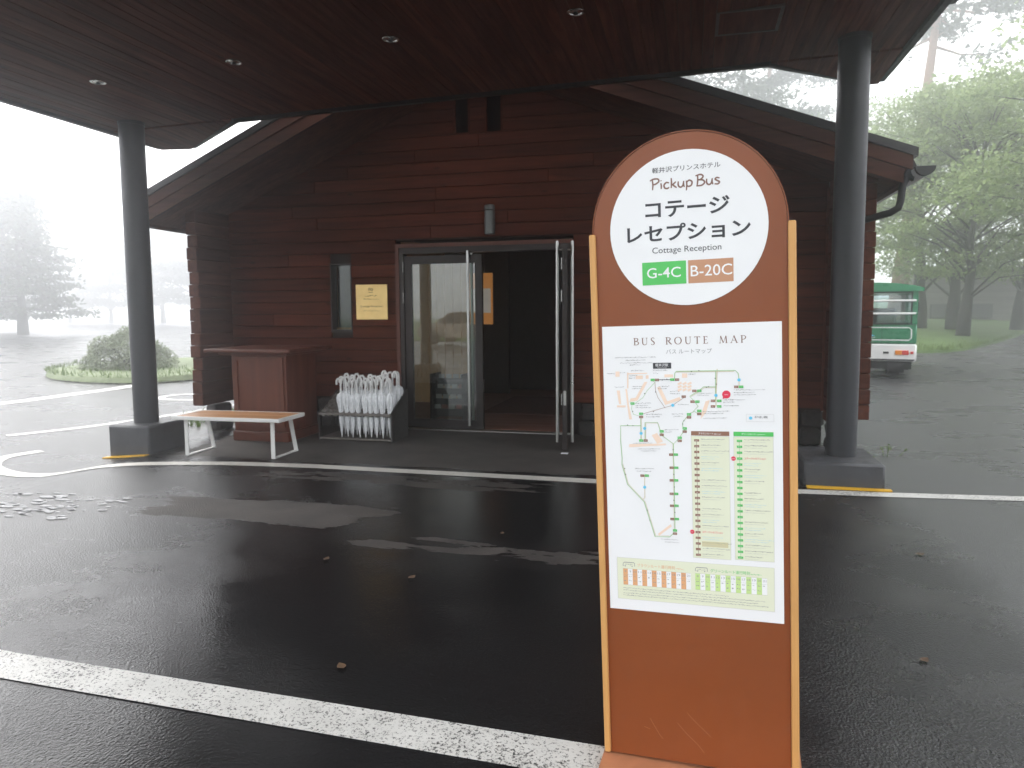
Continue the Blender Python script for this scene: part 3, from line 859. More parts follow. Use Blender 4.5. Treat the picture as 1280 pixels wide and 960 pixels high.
# ================================================================ WRITING
def glyphs(s, bold=0.):
    c = bpy.data.curves.new('lettering', 'FONT'); c.body = s; c.offset = bold
    c.resolution_u = 3
    o = bpy.data.objects.new('lettering', c); COL.objects.link(o)
    dg = bpy.context.evaluated_depsgraph_get()
    m = bpy.data.meshes.new_from_object(o.evaluated_get(dg))
    V = np.array([v.co[:2] for v in m.vertices]); F = [tuple(p.vertices) for p in m.polygons]
    bpy.data.objects.remove(o); bpy.data.curves.remove(c); bpy.data.meshes.remove(m)
    return V, F
def put_text(b, s, u0, v0, u1, h, y, bold=0., latin=False):
    V, F = glyphs(s, bold)
    x0, x1 = V[:, 0].min(), V[:, 0].max()
    ya, yb = (0, V[:, 1].max()) if latin else (V[:, 1].min(), V[:, 1].max())
    n = len(b.v)
    b.v += [(u0 + (vx - x0) / (x1 - x0) * (u1 - u0), y, v0 + (vy - ya) / (yb - ya) * h) for vx, vy in V]
    b.f += [tuple(n + i for i in f) for f in F]
def stroke(b, pts, wd, y, n=5, sm=True):
    """a pen stroke: a flat ribbon with a width at every point"""
    P = [(p[0], p[1], (p[2] if len(p) > 2 else wd)) for p in pts]
    if sm and len(P) > 2: P = smooth(P, n)
    k0 = len(b.v)
    for i, p in enumerate(P):
        a = P[max(i - 1, 0)]; c = P[min(i + 1, len(P) - 1)]
        dx, dy = c[0] - a[0], c[1] - a[1]; L = math.hypot(dx, dy) or 1
        nx, ny = -dy / L * p[2] / 2, dx / L * p[2] / 2
        b.v += [(p[0] + nx, y, p[1] + ny), (p[0] - nx, y, p[1] - ny)]
    for i in range(len(P) - 1): b.f.append((k0 + 2 * i, k0 + 2 * i + 1, k0 + 2 * i + 3, k0 + 2 * i + 2))
def rect(b, u0, v0, u1, v1, y):
    if u0 > u1: u0, u1 = u1, u0
    if v0 > v1: v0, v1 = v1, v0
    b.poly([(u0, y, v0), (u1, y, v0), (u1, y, v1), (u0, y, v1)])
def disc(b, u, v, r, y, n=20):
    b.poly([(u + r * math.cos(2 * math.pi * k / n), y, v + r * math.sin(2 * math.pi * k / n)) for k in range(n)])
def micro(b, u0, v0, u1, v1, h, y, rnd):
    """print too small to read: a run of tiny marks"""
    L = math.hypot(u1 - u0, v1 - v0); t = 0
    while t < L - h * .4:
        wd = h * rnd.uniform(.35, .95)
        a = min(t + wd, L)
        for q in range(rnd.choice((1, 2, 2))):
            hh = h * rnd.uniform(.25, .55); o_ = h * rnd.uniform(0, .5)
            x0 = u0 + (u1 - u0) * t / L; x1 = u0 + (u1 - u0) * a / L; yy = v0 + (v1 - v0) * t / L
            rect(b, x0, yy + o_, x1 - h * .12, yy + o_ + hh * .6, y)
        t += wd + h * rnd.uniform(.08, .25)

# ================================================================ BUS STOP SIGN
H2 = Vector((.9969, -.0718, .0329)); UP = Vector((-.0335, -.0067, .9994)); NN = Vector((.0715, .9974, .0091))
sm = Matrix.Identity(4)
for i in range(3): sm[i][0], sm[i][1], sm[i][2] = H2[i], NN[i], UP[i]
sm[0][3], sm[1][3], sm[2][3] = -.2539, 2.2061, .02
sg = thing('bus_stop_sign', None, 'tall brown round-topped bus stop sign with a white disc and route map', 'sign', mat=sm)
cu, cv, cr = .289, 1.6585, .2755
arc = [(cu + cr * math.cos(math.pi * k / 40), cv + cr * math.sin(math.pi * k / 40)) for k in range(41)]
pan = [(.0205, .004), (.5645, .004)] + [(a, v) for a, v in arc] 
MB().prism([(a, 0, v) for a, v in pan], (0, .034, 0)).build('panel', SIGNB, sg, True)
rim = MB()
for k in range(40):
    (a0, v0), (a1, v1) = arc[k], arc[k + 1]
    def off(a, v, d): return (cu + (a - cu) * (1 + d / cr), cv + (v - cv) * (1 + d / cr))
    q = [off(a0, v0, .0012), off(a1, v1, .0012), off(a1, v1, .0042), off(a0, v0, .0042)]
    rim.prism([(q[0][0], -.003, q[0][1]), (q[1][0], -.003, q[1][1]), (q[2][0], -.003, q[2][1]), (q[3][0], -.003, q[3][1])], (0, .042, 0))
rim.build('edge_trim', SIGNB, sg, True)
for u0, u1 in ((0, .0195), (.5655, .587)):
    MB().box(u0, u1, -.012, .045, .006 if u0 == 0 else .0, 1.658, .003).build('wooden_strip', STRIP, sg, True)
# base plate lying on the ground
u_ = Vector((.9974, -.0718, 0)).normalized(); n_ = Vector((.0718, .9974, 0))
P0 = Vector((-.2539, 2.2061, 0))
bp = MB().prism([tuple(P0 + u_ * a + n_ * d + Vector((0, 0, .006))) for a, d in ((-.005, -.36), (.60, -.36), (.60, .36), (-.005, .36))], (0, 0, .012))
bp.build('base_plate', SIGNBASE, sg)
br_ = MB()
for a in (.10, .49): br_.prism([tuple(P0 + u_ * a + n_ * d + Vector((0, 0, z_))) for d, z_ in ((.05, .018), (.30, .018), (.05, .40))], tuple(u_ * .012))
br_.build('brace', SIGNBASE, sg)
sc_ = MB()
for pts in ([(.147, .135), (.16, .112), (.178, .082), (.186, .073)], [(.232, .132), (.262, .098), (.293, .070), (.312, .045)], [(.262, .170), (.285, .145), (.318, .115), (.333, .100)], [(.128, .105), (.146, .099)]):
    stroke(sc_, [(a, v, .0009) for a, v in pts], .0009, -.0004)
sc_.build('scratches', flat('scratch', (.42, .20, .11), .6), sg, True, kind='stuff')
ART = {'T':{'hotel':['軽井沢プリンスホテル',0.1934,1.8237,0.3864,0.0161,0],'pickup':['Pickup Bus',0.1882,1.777,0.3857,0.0308,0],'kot':['コテージ',0.1704,1.694,0.4104,0.0496,1],'res':['レセプション',0.115,1.6248,0.4667,0.0503,1],'cot':['Cottage Reception',0.1885,1.5911,0.3858,0.017,0],'g4':['G-4C',0.1714,1.5187,0.2697,0.0297,0],'b20':['B-20C',0.2984,1.518,0.4146,0.0314,0],'brm':['BUS ROUTE MAP',0.1256,1.3197,0.4502,0.0214,0],'sub':['バス ルートマップ',0.2225,1.291,0.3546,0.0146,0],'stn':['軽井沢駅',0.1901,1.2534,0.2276,0.0096,0],'ret':['折り返し運転',0.4718,1.0991,0.5073,0.0068,0],'hb':['ブラウンルート',0.3115,1.0489,0.3547,0.0063,0],'hg':['グリーンルート',0.4342,1.049,0.4738,0.0062,0],'r1':['コテージレセプション',0.4417,0.9769,0.501,0.006,0],'r2':['コテージレセプション',0.3183,0.7485,0.3782,0.0065,0],'tb':['ブラウンルート運行時刻',0.1195,0.6274,0.2342,0.0111,0],'tg':['グリーンルート運行時刻',0.3398,0.6274,0.4532,0.011,0]},'boxG':[[0.1577,1.5655],[0.2861,1.5653],[0.2848,1.4977],[0.1578,1.4988]],'boxB':[[0.2918,1.5656],[0.4186,1.5647],[0.4177,1.4978],[0.2911,1.4979]],'gb':[[0.1806,1.2136],[0.239,1.214],[0.1179,1.1415],[0.1434,1.1101],[0.3167,1.1798],[0.3107,1.1475],[0.3156,1.1199],[0.2858,1.1093],[0.2724,1.0665],[0.2041,1.0568],[0.1418,1.0273],[0.2571,1.0378],[0.4351,1.1912],[0.3733,1.1501],[0.373,1.1335],[0.245,0.9861],[0.2451,0.9458],[0.2443,0.9069],[0.2434,0.8652],[0.2437,0.8283],[0.2439,0.7869],[0.2374,0.751],[0.1561,0.9185]],'bb':[[0.1935,1.2135],[0.253,1.2138],[0.1432,1.1004],[0.2713,1.1626],[0.3025,1.1798],[0.2965,1.1475],[0.3154,1.1108],[0.2856,1.1002],[0.2722,1.0569],[0.2039,1.0462],[0.1553,1.0276],[0.2569,1.0286],[0.4215,1.1912],[0.3553,1.1501],[0.355,1.1334],[0.2309,0.9857],[0.2315,0.9454],[0.2307,0.9064],[0.2298,0.8646],[0.2301,0.8276],[0.2303,0.7861],[0.2372,0.7411],[0.1427,0.918]],'L':[['g',2.2,[[0.2454,1.2165],[0.2466,1.2329],[0.251,1.2389],[0.4193,1.2394],[0.4272,1.2309],[0.4294,1.2131]]],['y',1.8,[[0.2501,1.2364],[0.4165,1.2369]]],['y',2,[[0.4294,1.2131],[0.4292,1.1946]]],['y',2.4,[[0.3686,1.2443],[0.3645,1.1677],[0.3636,1.1334]]],['g',2,[[0.3644,1.2392],[0.3622,1.1506]]],['g',1.8,[[0.3653,1.1916],[0.3292,1.1918],[0.3158,1.1807],[0.2889,1.1635],[0.3028,1.1475],[0.3125,1.1333],[0.299,1.1194],[0.3146,1.1095]]],['y',1.4,[[0.3653,1.189],[0.3309,1.1892],[0.3174,1.1781],[0.2922,1.1626]]],['g',1.8,[[0.3002,1.1176],[0.2867,1.1115],[0.2669,1.0852],[0.2666,1.0721],[0.2728,1.0634],[0.2571,1.0391],[0.2384,1.0181],[0.2038,1.0448],[0.1922,1.084],[0.1545,1.0836],[0.1532,1.0307]]],['y',1.6,[[0.2397,1.0181],[0.2059,1.0422],[0.1935,1.0818],[0.1567,1.0814],[0.1554,1.0307]]],['g',1.2,[[0.1805,1.2097],[0.1877,1.2065],[0.1634,1.1813],[0.1498,1.1593],[0.1254,1.1415]]],['n',1,[[0.1873,1.2074],[0.1884,1.1812],[0.1952,1.1592],[0.216,1.1277]]],['n',1,[[0.2712,1.1592],[0.2387,1.1365],[0.1434,1.1083]]],['g',1.2,[[0.1165,1.138],[0.1148,1.1237],[0.1201,1.1082],[0.1354,1.1039]]],['y',2,[[0.1431,1.0973],[0.1423,1.0305]]],['g',1.4,[[0.1418,1.0972],[0.1405,1.0304]]],['g',2.2,[[0.1425,1.0732],[0.0798,1.0725],[0.0785,1.0248],[0.0815,0.972]]],['g',2.2,[[0.0804,0.9518],[0.0961,0.8888],[0.146,0.8357],[0.1767,0.728],[0.2207,0.7296],[0.2341,0.7431]]],['y',1.4,[[0.0832,0.9519],[0.0989,0.8906],[0.1493,0.8358],[0.1789,0.7309],[0.2197,0.7329]]],['y',2,[[0.1491,0.9155],[0.1485,0.8496],[0.1408,0.841]]],['g',2.0,[[0.2384,1.0181],[0.2375,0.9761],[0.2385,0.9564],[0.2375,0.7526]]],['y',1.2,[[0.2367,1.0181],[0.2358,0.9761],[0.2364,0.9563],[0.2348,0.7524]]],['k',1.6,[[0.1965,1.2139],[0.2327,1.214]]],['g',2.2,[[0.0816,0.9752],[0.0804,0.9496]]]],'dots':[[0.4294,1.2115],[0.3641,1.1664],[0.2387,1.1365],[0.1419,1.0496],[0.1532,1.0649],[0.4603,1.0995],[0.1488,0.882]],'arrows':[[0.2953,1.2375],[0.3169,1.2398],[0.3629,1.2167],[0.3663,1.1996],[0.3375,1.1904],[0.3436,1.1921],[0.2097,1.2129],[0.2234,1.2154],[0.1558,1.1725],[0.1888,1.1768],[0.1813,1.117],[0.1182,1.1171],[0.1016,1.075],[0.1179,1.073],[0.2668,1.08],[0.2707,1.0896],[0.2372,1.0013],[0.2379,0.9251],[0.2386,0.8861],[0.2362,0.8448],[0.2386,0.8073],[0.0893,0.9383],[0.0915,0.9201],[0.1556,0.8102],[0.1623,0.7786]],'red':[[0.3934,1.1689],[0.4108,0.9784],[0.2886,0.75]],'Q':[[[0.0685,1.2403],[0.0809,1.2402],[0.0804,1.2242],[0.068,1.2244]],[[0.1298,1.2273],[0.1515,1.227],[0.1513,1.2165],[0.1295,1.2167]],[[0.1602,1.2278],[0.1688,1.2277],[0.1686,1.2172],[0.1599,1.2173]],[[0.216,1.2298],[0.2415,1.2295],[0.2413,1.2209],[0.2159,1.2211]],[[0.2676,1.2323],[0.2827,1.2321],[0.2824,1.2192],[0.2674,1.2193]],[[0.1037,1.2368],[0.1081,1.2368],[0.1068,1.1881],[0.1024,1.1881]],[[0.07,1.1356],[0.0966,1.1357],[0.0964,1.1295],[0.0698,1.1294]],[[0.1554,1.2077],[0.1649,1.2076],[0.133,1.1504],[0.1079,1.146],[0.1126,1.1571],[0.128,1.1593]],[[0.1929,1.1899],[0.2025,1.1942],[0.2228,1.1483],[0.2591,1.1614],[0.2631,1.1527],[0.2162,1.1373]],[[0.1037,1.2346],[0.1647,1.2356],[0.1646,1.2321],[0.1036,1.2311]],[[0.0704,1.1816],[0.0801,1.1816],[0.0834,1.1392],[0.0767,1.1392]],[[0.0971,1.186],[0.1024,1.1859],[0.1076,1.1326],[0.1018,1.1326]],[[0.1018,1.1326],[0.1076,1.1326],[0.1153,1.0926],[0.1065,1.0925]],[[0.2536,1.2026],[0.2646,1.2077],[0.267,1.2016],[0.256,1.1965]],[[0.2679,1.2025],[0.2789,1.2076],[0.2813,1.2015],[0.2703,1.1964]],[[0.2821,1.2024],[0.2931,1.2075],[0.2955,1.2014],[0.2845,1.1963]],[[0.2534,1.193],[0.2644,1.1982],[0.2668,1.1921],[0.2558,1.187]],[[0.2677,1.193],[0.2787,1.1981],[0.2811,1.192],[0.2701,1.1869]],[[0.2819,1.1929],[0.2929,1.198],[0.2953,1.1919],[0.2843,1.1868]],[[0.2532,1.1835],[0.2643,1.1887],[0.2667,1.1826],[0.2556,1.1774]],[[0.2675,1.1834],[0.2785,1.1886],[0.2809,1.1825],[0.2699,1.1774]],[[0.2818,1.1834],[0.2927,1.1885],[0.2951,1.1825],[0.2842,1.1773]],[[0.1045,1.0154],[0.2157,1.0194],[0.2156,1.0141],[0.1042,1.0055]],[[0.174,1.0444],[0.1898,1.0513],[0.2073,1.025],[0.1899,1.018]],[[0.3339,1.1484],[0.3463,1.1523],[0.3354,1.1161],[0.3185,1.0944],[0.323,1.116]],[[0.1854,0.7368],[0.2242,0.7694],[0.2282,0.763],[0.1895,0.7315]]],'bl':[[0.3064,1.031],[0.3064,1.0134],[0.3063,0.9959],[0.3063,0.9783],[0.3062,0.9607],[0.3062,0.9432],[0.3061,0.9256],[0.3061,0.908],[0.306,0.8905],[0.306,0.8729],[0.3059,0.8553],[0.3059,0.8378],[0.3059,0.8202],[0.3058,0.8027],[0.3058,0.7851],[0.3057,0.7675],[0.3057,0.75],[0.3056,0.7324],[0.3056,0.7148],[0.3055,0.6973],[0.3055,0.6797]],'gl':[[0.4284,1.0317],[0.4283,1.0141],[0.4283,0.9965],[0.4282,0.9789],[0.4282,0.9613],[0.4281,0.9437],[0.428,0.9261],[0.428,0.9085],[0.4279,0.8909],[0.4279,0.8733],[0.4278,0.8558],[0.4277,0.8382],[0.4277,0.8206],[0.4276,0.803],[0.4276,0.7854],[0.4275,0.7678],[0.4274,0.7502],[0.4274,0.7326],[0.4273,0.715],[0.4273,0.6974],[0.4272,0.6798]],'M':[[0.0687,1.2811,0.1937,1.281,'k'],[0.1003,1.2726,0.1613,1.2724,'k'],[0.0846,1.2645,0.1848,1.2642,'k'],[0.1131,1.2583,0.1458,1.2587,'k'],[0.1161,1.2406,0.1562,1.2414,'k'],[0.1829,1.2411,0.2269,1.241,'k'],[0.1827,1.2319,0.1999,1.2322,'k'],[0.0415,1.2327,0.0673,1.2324,'k'],[0.0816,1.234,0.0993,1.2347,'k'],[0.1113,1.2248,0.1349,1.2254,'k'],[0.1098,1.2178,0.1295,1.2176,'k'],[0.2868,1.2282,0.3105,1.2279,'k'],[0.1192,1.192,0.1507,1.1919,'k'],[0.1177,1.1859,0.1462,1.1857,'k'],[0.1981,1.1916,0.2322,1.1923,'k'],[0.1971,1.1855,0.2236,1.1854,'k'],[0.0648,1.1906,0.0937,1.1904,'k'],[0.2319,1.1766,0.2615,1.1774,'k'],[0.2318,1.1697,0.2614,1.1705,'k'],[0.1275,1.1407,0.1746,1.1416,'k'],[0.1274,1.1336,0.1666,1.1341,'k'],[0.1272,1.1273,0.1742,1.1275,'k'],[0.1594,1.1062,0.207,1.1075,'k'],[0.1593,1.0992,0.2003,1.0995,'k'],[0.3115,1.1712,0.3548,1.1711,'k'],[0.3114,1.1643,0.3444,1.1643,'k'],[0.2544,1.1366,0.288,1.1375,'k'],[0.3851,1.1514,0.4474,1.1514,'k'],[0.385,1.1446,0.4173,1.1446,'k'],[0.3848,1.1335,0.4284,1.1345,'k'],[0.3271,1.1161,0.4048,1.1174,'k'],[0.327,1.11,0.3845,1.1113,'k'],[0.3268,1.0962,0.3944,1.0976,'k'],[0.2347,1.1077,0.2686,1.1088,'k'],[0.2388,1.1007,0.2685,1.1018,'k'],[0.4145,1.1803,0.5018,1.1808,'k'],[0.4144,1.1726,0.4726,1.1733,'k'],[0.4144,1.1659,0.4753,1.1666,'k'],[0.2132,1.06,0.255,1.0614,'k'],[0.213,1.0529,0.2336,1.0532,'k'],[0.1164,1.0165,0.1778,1.0187,'k'],[0.1305,0.9989,0.2003,1.0014,'k'],[0.1414,0.9929,0.1894,0.9949,'k'],[0.1207,0.9381,0.1805,0.9389,'k'],[0.1258,0.9301,0.1697,0.931,'k'],[0.1956,0.7198,0.2494,0.7199,'k'],[0.2071,0.7117,0.2492,0.7122,'k'],[0.3194,1.033,0.3864,1.033,'k'],[0.3194,1.0265,0.373,1.0265,'s'],[0.4414,1.0337,0.5147,1.0337,'k'],[0.4414,1.0272,0.5001,1.0272,'s'],[0.3194,1.0154,0.376,1.0154,'k'],[0.3194,1.0089,0.3647,1.0089,'s'],[0.4413,1.0161,0.5068,1.0161,'k'],[0.4413,1.0096,0.4937,1.0096,'s'],[0.3193,0.9979,0.4,0.9979,'k'],[0.3193,0.9914,0.3839,0.9914,'s'],[0.4413,0.9985,0.5221,0.9985,'k'],[0.4413,0.992,0.506,0.992,'s'],[0.3193,0.9803,0.3693,0.9803,'c'],[0.3193,0.9738,0.3593,0.9738,'c'],[0.3192,0.9627,0.3725,0.9627,'k'],[0.3192,0.9562,0.3619,0.9562,'s'],[0.4412,0.9633,0.4882,0.9633,'c'],[0.4412,0.9568,0.4788,0.9568,'c'],[0.3192,0.9452,0.3818,0.9452,'c'],[0.3192,0.9387,0.3693,0.9387,'c'],[0.4411,0.9457,0.4873,0.9457,'k'],[0.4411,0.9392,0.4781,0.9392,'s'],[0.441,0.9281,0.5043,0.9281,'c'],[0.441,0.9216,0.4917,0.9216,'c'],[0.3191,0.91,0.3901,0.91,'k'],[0.3191,0.9035,0.3759,0.9035,'s'],[0.441,0.9105,0.4971,0.9105,'k'],[0.441,0.904,0.4859,0.904,'s'],[0.319,0.8925,0.3911,0.8925,'k'],[0.319,0.886,0.3767,0.886,'s'],[0.319,0.8749,0.3876,0.8749,'c'],[0.319,0.8684,0.3739,0.8684,'c'],[0.4409,0.8753,0.4868,0.8753,'k'],[0.4409,0.8688,0.4776,0.8688,'s'],[0.319,0.8573,0.3863,0.8573,'k'],[0.319,0.8508,0.3728,0.8508,'s'],[0.4408,0.8578,0.4962,0.8578,'k'],[0.4408,0.8513,0.4851,0.8513,'s'],[0.4407,0.8402,0.5023,0.8402,'c'],[0.4407,0.8337,0.49,0.8337,'c'],[0.3189,0.8222,0.3752,0.8222,'k'],[0.3189,0.8157,0.3639,0.8157,'s'],[0.4407,0.8226,0.5134,0.8226,'k'],[0.4407,0.8161,0.4989,0.8161,'s'],[0.3188,0.8047,0.3814,0.8047,'k'],[0.3188,0.7982,0.3689,0.7982,'s'],[0.3188,0.7871,0.37,0.7871,'c'],[0.3188,0.7806,0.3598,0.7806,'c'],[0.4406,0.7874,0.5073,0.7874,'k'],[0.4406,0.7809,0.494,0.7809,'s'],[0.3187,0.7695,0.3949,0.7695,'k'],[0.3187,0.763,0.3797,0.763,'s'],[0.4405,0.7698,0.4978,0.7698,'c'],[0.4405,0.7633,0.4863,0.7633,'c'],[0.4404,0.7522,0.4943,0.7522,'k'],[0.4404,0.7457,0.4835,0.7457,'s'],[0.3186,0.7344,0.3792,0.7344,'c'],[0.3186,0.7279,0.3671,0.7279,'c'],[0.4404,0.7346,0.5228,0.7346,'c'],[0.4404,0.7281,0.5063,0.7281,'c'],[0.3186,0.7168,0.4026,0.7168,'k'],[0.3186,0.7103,0.3858,0.7103,'s'],[0.4403,0.717,0.5122,0.717,'k'],[0.4403,0.7105,0.4978,0.7105,'s'],[0.3185,0.6993,0.3997,0.6993,'k'],[0.3185,0.6928,0.3834,0.6928,'s'],[0.4403,0.6994,0.5191,0.6994,'k'],[0.4403,0.6929,0.5033,0.6929,'s'],[0.3185,0.6817,0.3786,0.6817,'k'],[0.3185,0.6752,0.3666,0.6752,'s'],[0.4402,0.6818,0.4889,0.6818,'k'],[0.4402,0.6753,0.4792,0.6753,'s'],[0.0749,0.5556,0.392,0.5556,'k'],[0.0747,0.548,0.4951,0.548,'k'],[0.0745,0.5394,0.4753,0.5401,'k'],[0.0743,0.5323,0.5048,0.5326,'k']],'rect':{'hb':[[0.2906,1.0587],[0.4001,1.0455]],'hg':[[0.4119,1.0586],[0.5225,1.0453]],'pb':[[0.2903,1.0437],[0.3997,0.6697]],'pg':[[0.4117,1.0434],[0.5214,0.6719]],'tp':[[0.0565,0.6541],[0.521,0.521]],'tabB':[[0.0751,0.6194],[0.2824,0.5676]],'tabG':[[0.2949,0.6209],[0.5015,0.5698]],'hl':[[0.3168,0.7225],[0.3926,0.7062]],'blk':[[0.1826,1.2651],[0.2364,1.2474]],'leg':[[0.4481,1.1104],[0.5236,1.0887]],'busB':[[0.075,0.6399],[0.1114,0.6282]],'busG':[[0.2953,0.64],[0.3307,0.6286]]}}

T = ART['T']
# ---- white disc
dm = MB(); n = 72
dm.prism([(.2895 + .2252 * math.cos(2 * math.pi * k / n), -.0022, 1.6592 + .2245 * math.sin(2 * math.pi * k / n)) for k in range(n)], (0, .0018, 0))
disc_o = dm.build('name_disc', SIGNW, sg, True)
y1 = -.0027; y2 = -.0031; y3 = -.0035
bb = MB()
def tt(k, y, bold=0., latin=False, b=None, dv=0.):
    s, u0, v0, u1, h, _ = T[k]; put_text(b, s, u0, v0 + dv, u1, h, y, bold, latin)
b = MB(); tt('hotel', y1, .004, b=b); b.build('hotel_lettering', INK['black'], disc_o, True)
b = MB(); tt('kot', y1, .022, b=b); tt('res', y1, .022, b=b); b.build('stop_name_lettering', INK['black'], disc_o, True)
b = MB(); tt('cot', y1, 0, True, b=b); b.build('english_name_lettering', INK['black'], disc_o, True)
# brush lettering: Pickup Bus
PB = {'P': (.52, [[(.10, .92), (.13, .5), (.10, -.04)], [(-.04, .86), (.16, 1.0), (.42, .98), (.47, .74), (.30, .53), (.13, .47)]]),
      'i': (.20, [[(.07, .56), (.09, .28), (.08, .0)], [(.06, .82), (.10, .76)]]),
      'c': (.38, [[(.33, .52), (.18, .58), (.05, .36), (.08, .08), (.22, .0), (.34, .10)]]),
      'k': (.42, [[(.08, .96), (.09, .5), (.07, .0)], [(.34, .58), (.20, .38), (.10, .30)], [(.14, .32), (.26, .16), (.38, .0)]]),
      'u': (.44, [[(.06, .58), (.05, .22), (.16, .02), (.30, .14), (.36, .56)], [(.36, .58), (.35, .26), (.39, .0)]]),
      'p': (.44, [[(.07, .58), (.09, .2), (.06, -.34)], [(.08, .40), (.22, .60), (.38, .44), (.34, .12), (.20, .02), (.10, .10)]]),
      ' ': (.14, []),
      'B': (.56, [[(.12, .98), (.12, .5), (.08, .0)], [(.0, .94), (.28, 1.04), (.42, .84), (.30, .60), (.14, .54)], [(.14, .54), (.40, .50), (.50, .26), (.34, .02), (.04, -.01)]]),
      's': (.36, [[(.32, .54), (.16, .60), (.08, .46), (.20, .32), (.31, .18), (.22, .01), (.04, .04)]])}
s, u0, v0, u1, h, _ = T['pickup']
tot = sum(PB[c][0] for c in s)
b = MB(); px = 0
for c in s:
    wd, sts = PB[c]
    for st in sts:
        m_ = len(st)
        stroke(b, [(u0 + (px + a) / tot * (u1 - u0), v0 + v * h * .98, h * (.150 if 0 < i < m_ - 1 else .115)) for i, (a, v) in enumerate(st)], .004, y1)
    px += wd
b.build('brush_lettering', INK['brown'], disc_o, True)
b = MB(); rect(b, .1577, 1.4980, .2855, 1.5655, y1); gbx = b.build('green_stop_box', INK['green'], disc_o, True)
b = MB(); rect(b, .2914, 1.4979, .4183, 1.5652, y1); b.build('tan_stop_box', INK['tan'], disc_o, True)
for k in ('g4', 'b20'):
    b = MB(); tt(k, y2, .004, True, b=b); b.build('stop_number_lettering', INK['white'], disc_o, True)

# ---- route map poster
pm = MB(); pm.box(.0307, .5474, -.0024, -.0004, .4865, 1.3783)
rm = pm.build('route_map', SIGNW, sg, True)
y1 = -.0028; y2 = -.0032; y3 = -.0036; y4 = -.0040
RN = random.Random(5)
# title in Roman capitals
th_, tn_ = .125, .05
def cap_letters():
    def ser(x, y): return [(x - .12, y, tn_), (x + .12, y, tn_)]
    L = {}
    L['B'] = (.66, [[(.16, 0, th_), (.16, 1, th_)], [(.02, .975, tn_), (.34, .975, tn_), (.50, .9, .09), (.53, .76, th_), (.44, .60, .08), (.16, .54, tn_)], [(.16, .53, tn_), (.44, .50, .07), (.60, .36, .11), (.60, .20, th_), (.44, .04, .07), (.02, .025, tn_)]])
    L['U'] = (.82, [[(.16, 1, th_), (.16, .38, th_), (.22, .12, .11), (.40, .01, .07), (.58, .08, .06), (.66, .30, tn_), (.66, 1, tn_)], ser(.16, .975), ser(.66, .975)])
    L['S'] = (.56, [[(.46, .84, tn_), (.36, .97, .06), (.20, .96, .08), (.09, .80, .10), (.16, .62, .12), (.36, .42, .13), (.46, .24, .11), (.36, .06, .08), (.18, .01, .06), (.05, .16, tn_)]])
    L['R'] = (.74, [[(.16, 0, th_), (.16, 1, th_)], [(.02, .975, tn_), (.36, .975, tn_), (.54, .88, .09), (.56, .72, th_), (.44, .54, .08), (.16, .49, tn_)], [(.34, .50, .10), (.52, .22, .13), (.74, .0, .09)], ser(.16, .025)])
    L['O'] = (.92, [[(.45, .985, tn_), (.24, .92, .08), (.10, .70, .12), (.08, .48, .13), (.13, .24, .12), (.28, .06, .08), (.46, .01, tn_), (.66, .08, .08), (.80, .30, .12), (.83, .52, .13), (.78, .76, .12), (.64, .94, .08), (.45, .985, tn_)]])
    L['T'] = (.72, [[(.36, 0, th_), (.36, 1, th_)], [(.03, .97, .06), (.69, .97, .06)], [(.04, .84, tn_), (.04, .98, tn_)], [(.68, .84, tn_), (.68, .98, tn_)], ser(.36, .025)])
    L['E'] = (.60, [[(.16, 0, th_), (.16, 1, th_)], [(.02, .975, tn_), (.50, .975, tn_)], [(.16, .52, tn_), (.44, .52, tn_)], [(.02, .025, tn_), (.54, .025, tn_)], [(.50, .84, tn_), (.50, .98, tn_)], [(.54, .02, tn_), (.54, .18, tn_)]])
    L['M'] = (1.0, [[(.14, 0, tn_), (.20, 1, tn_)], [(.20, 1, th_), (.50, .04, .10)], [(.50, .04, tn_), (.80, 1, tn_)], [(.80, 1, th_), (.87, 0, th_)], ser(.13, .025), ser(.87, .025)])
    L['A'] = (.84, [[(.10, 0, tn_), (.42, 1, tn_)], [(.40, 1, th_), (.74, 0, th_)], [(.22, .36, tn_), (.60, .36, tn_)], ser(.10, .025), ser(.74, .025)])
    L['P'] = (.62, [[(.16, 0, th_), (.16, 1, th_)], [(.02, .975, tn_), (.36, .975, tn_), (.54, .86, .09), (.56, .68, th_), (.44, .50, .08), (.16, .45, tn_)], ser(.16, .025)])
    L[' '] = (.62, [])
    return L
CL = cap_letters()
s, u0, v0, u1, h, _ = T['brm']
gap = .30
tot = sum(CL[c][0] + gap for c in s) - gap
b = MB(); px = 0
for c in s:
    wd, sts = CL[c]
    k = (u1 - u0) / tot
    for st in sts:
        stroke(b, [(u0 + (px + a) * k, v0 + v * h, w_ * h * 1.12) for a, v, w_ in st], .002, y1, 5, len(st) > 3)
    px += wd + gap
b.build('title_lettering', INK['brown'], rm, True)
b = MB(); tt('sub', y1, 0, b=b); b.build('subtitle_lettering', INK['gray'], rm, True)
r_ = ART['rect']
def R2(b, k, y): (a0, v0), (a1, v1) = r_[k]; rect(b, a0, v0, a1, v1, y)
b = MB(); [b.poly([(q[0], y1, q[1]) for q in Q][::-1]) for Q in ART['Q']]; b.build('map_areas', INK['peach'], rm, True, kind='stuff')
cm = {'g': 'route_green', 'y': 'route_tan', 'n': 'route_brown', 'k': 'black'}
for key, nm in cm.items():
    b = MB()
    for c, w_, pts in ART['L']:
        if c == key: stroke(b, pts, w_ * .00105, y2 - (.0001 if key == 'g' else 0), sm=False)
    b.build('route_line', INK[nm], rm, True)
b = MB(); [rect(b, q[0] - .0062, q[1] - .0037, q[0] + .0062, q[1] + .0037, y3) for q in ART['gb']]; [rect(b, q[0] - .0074, q[1] - .0034, q[0] + .0074, q[1] + .0034, y4) for q in ART['gl']]
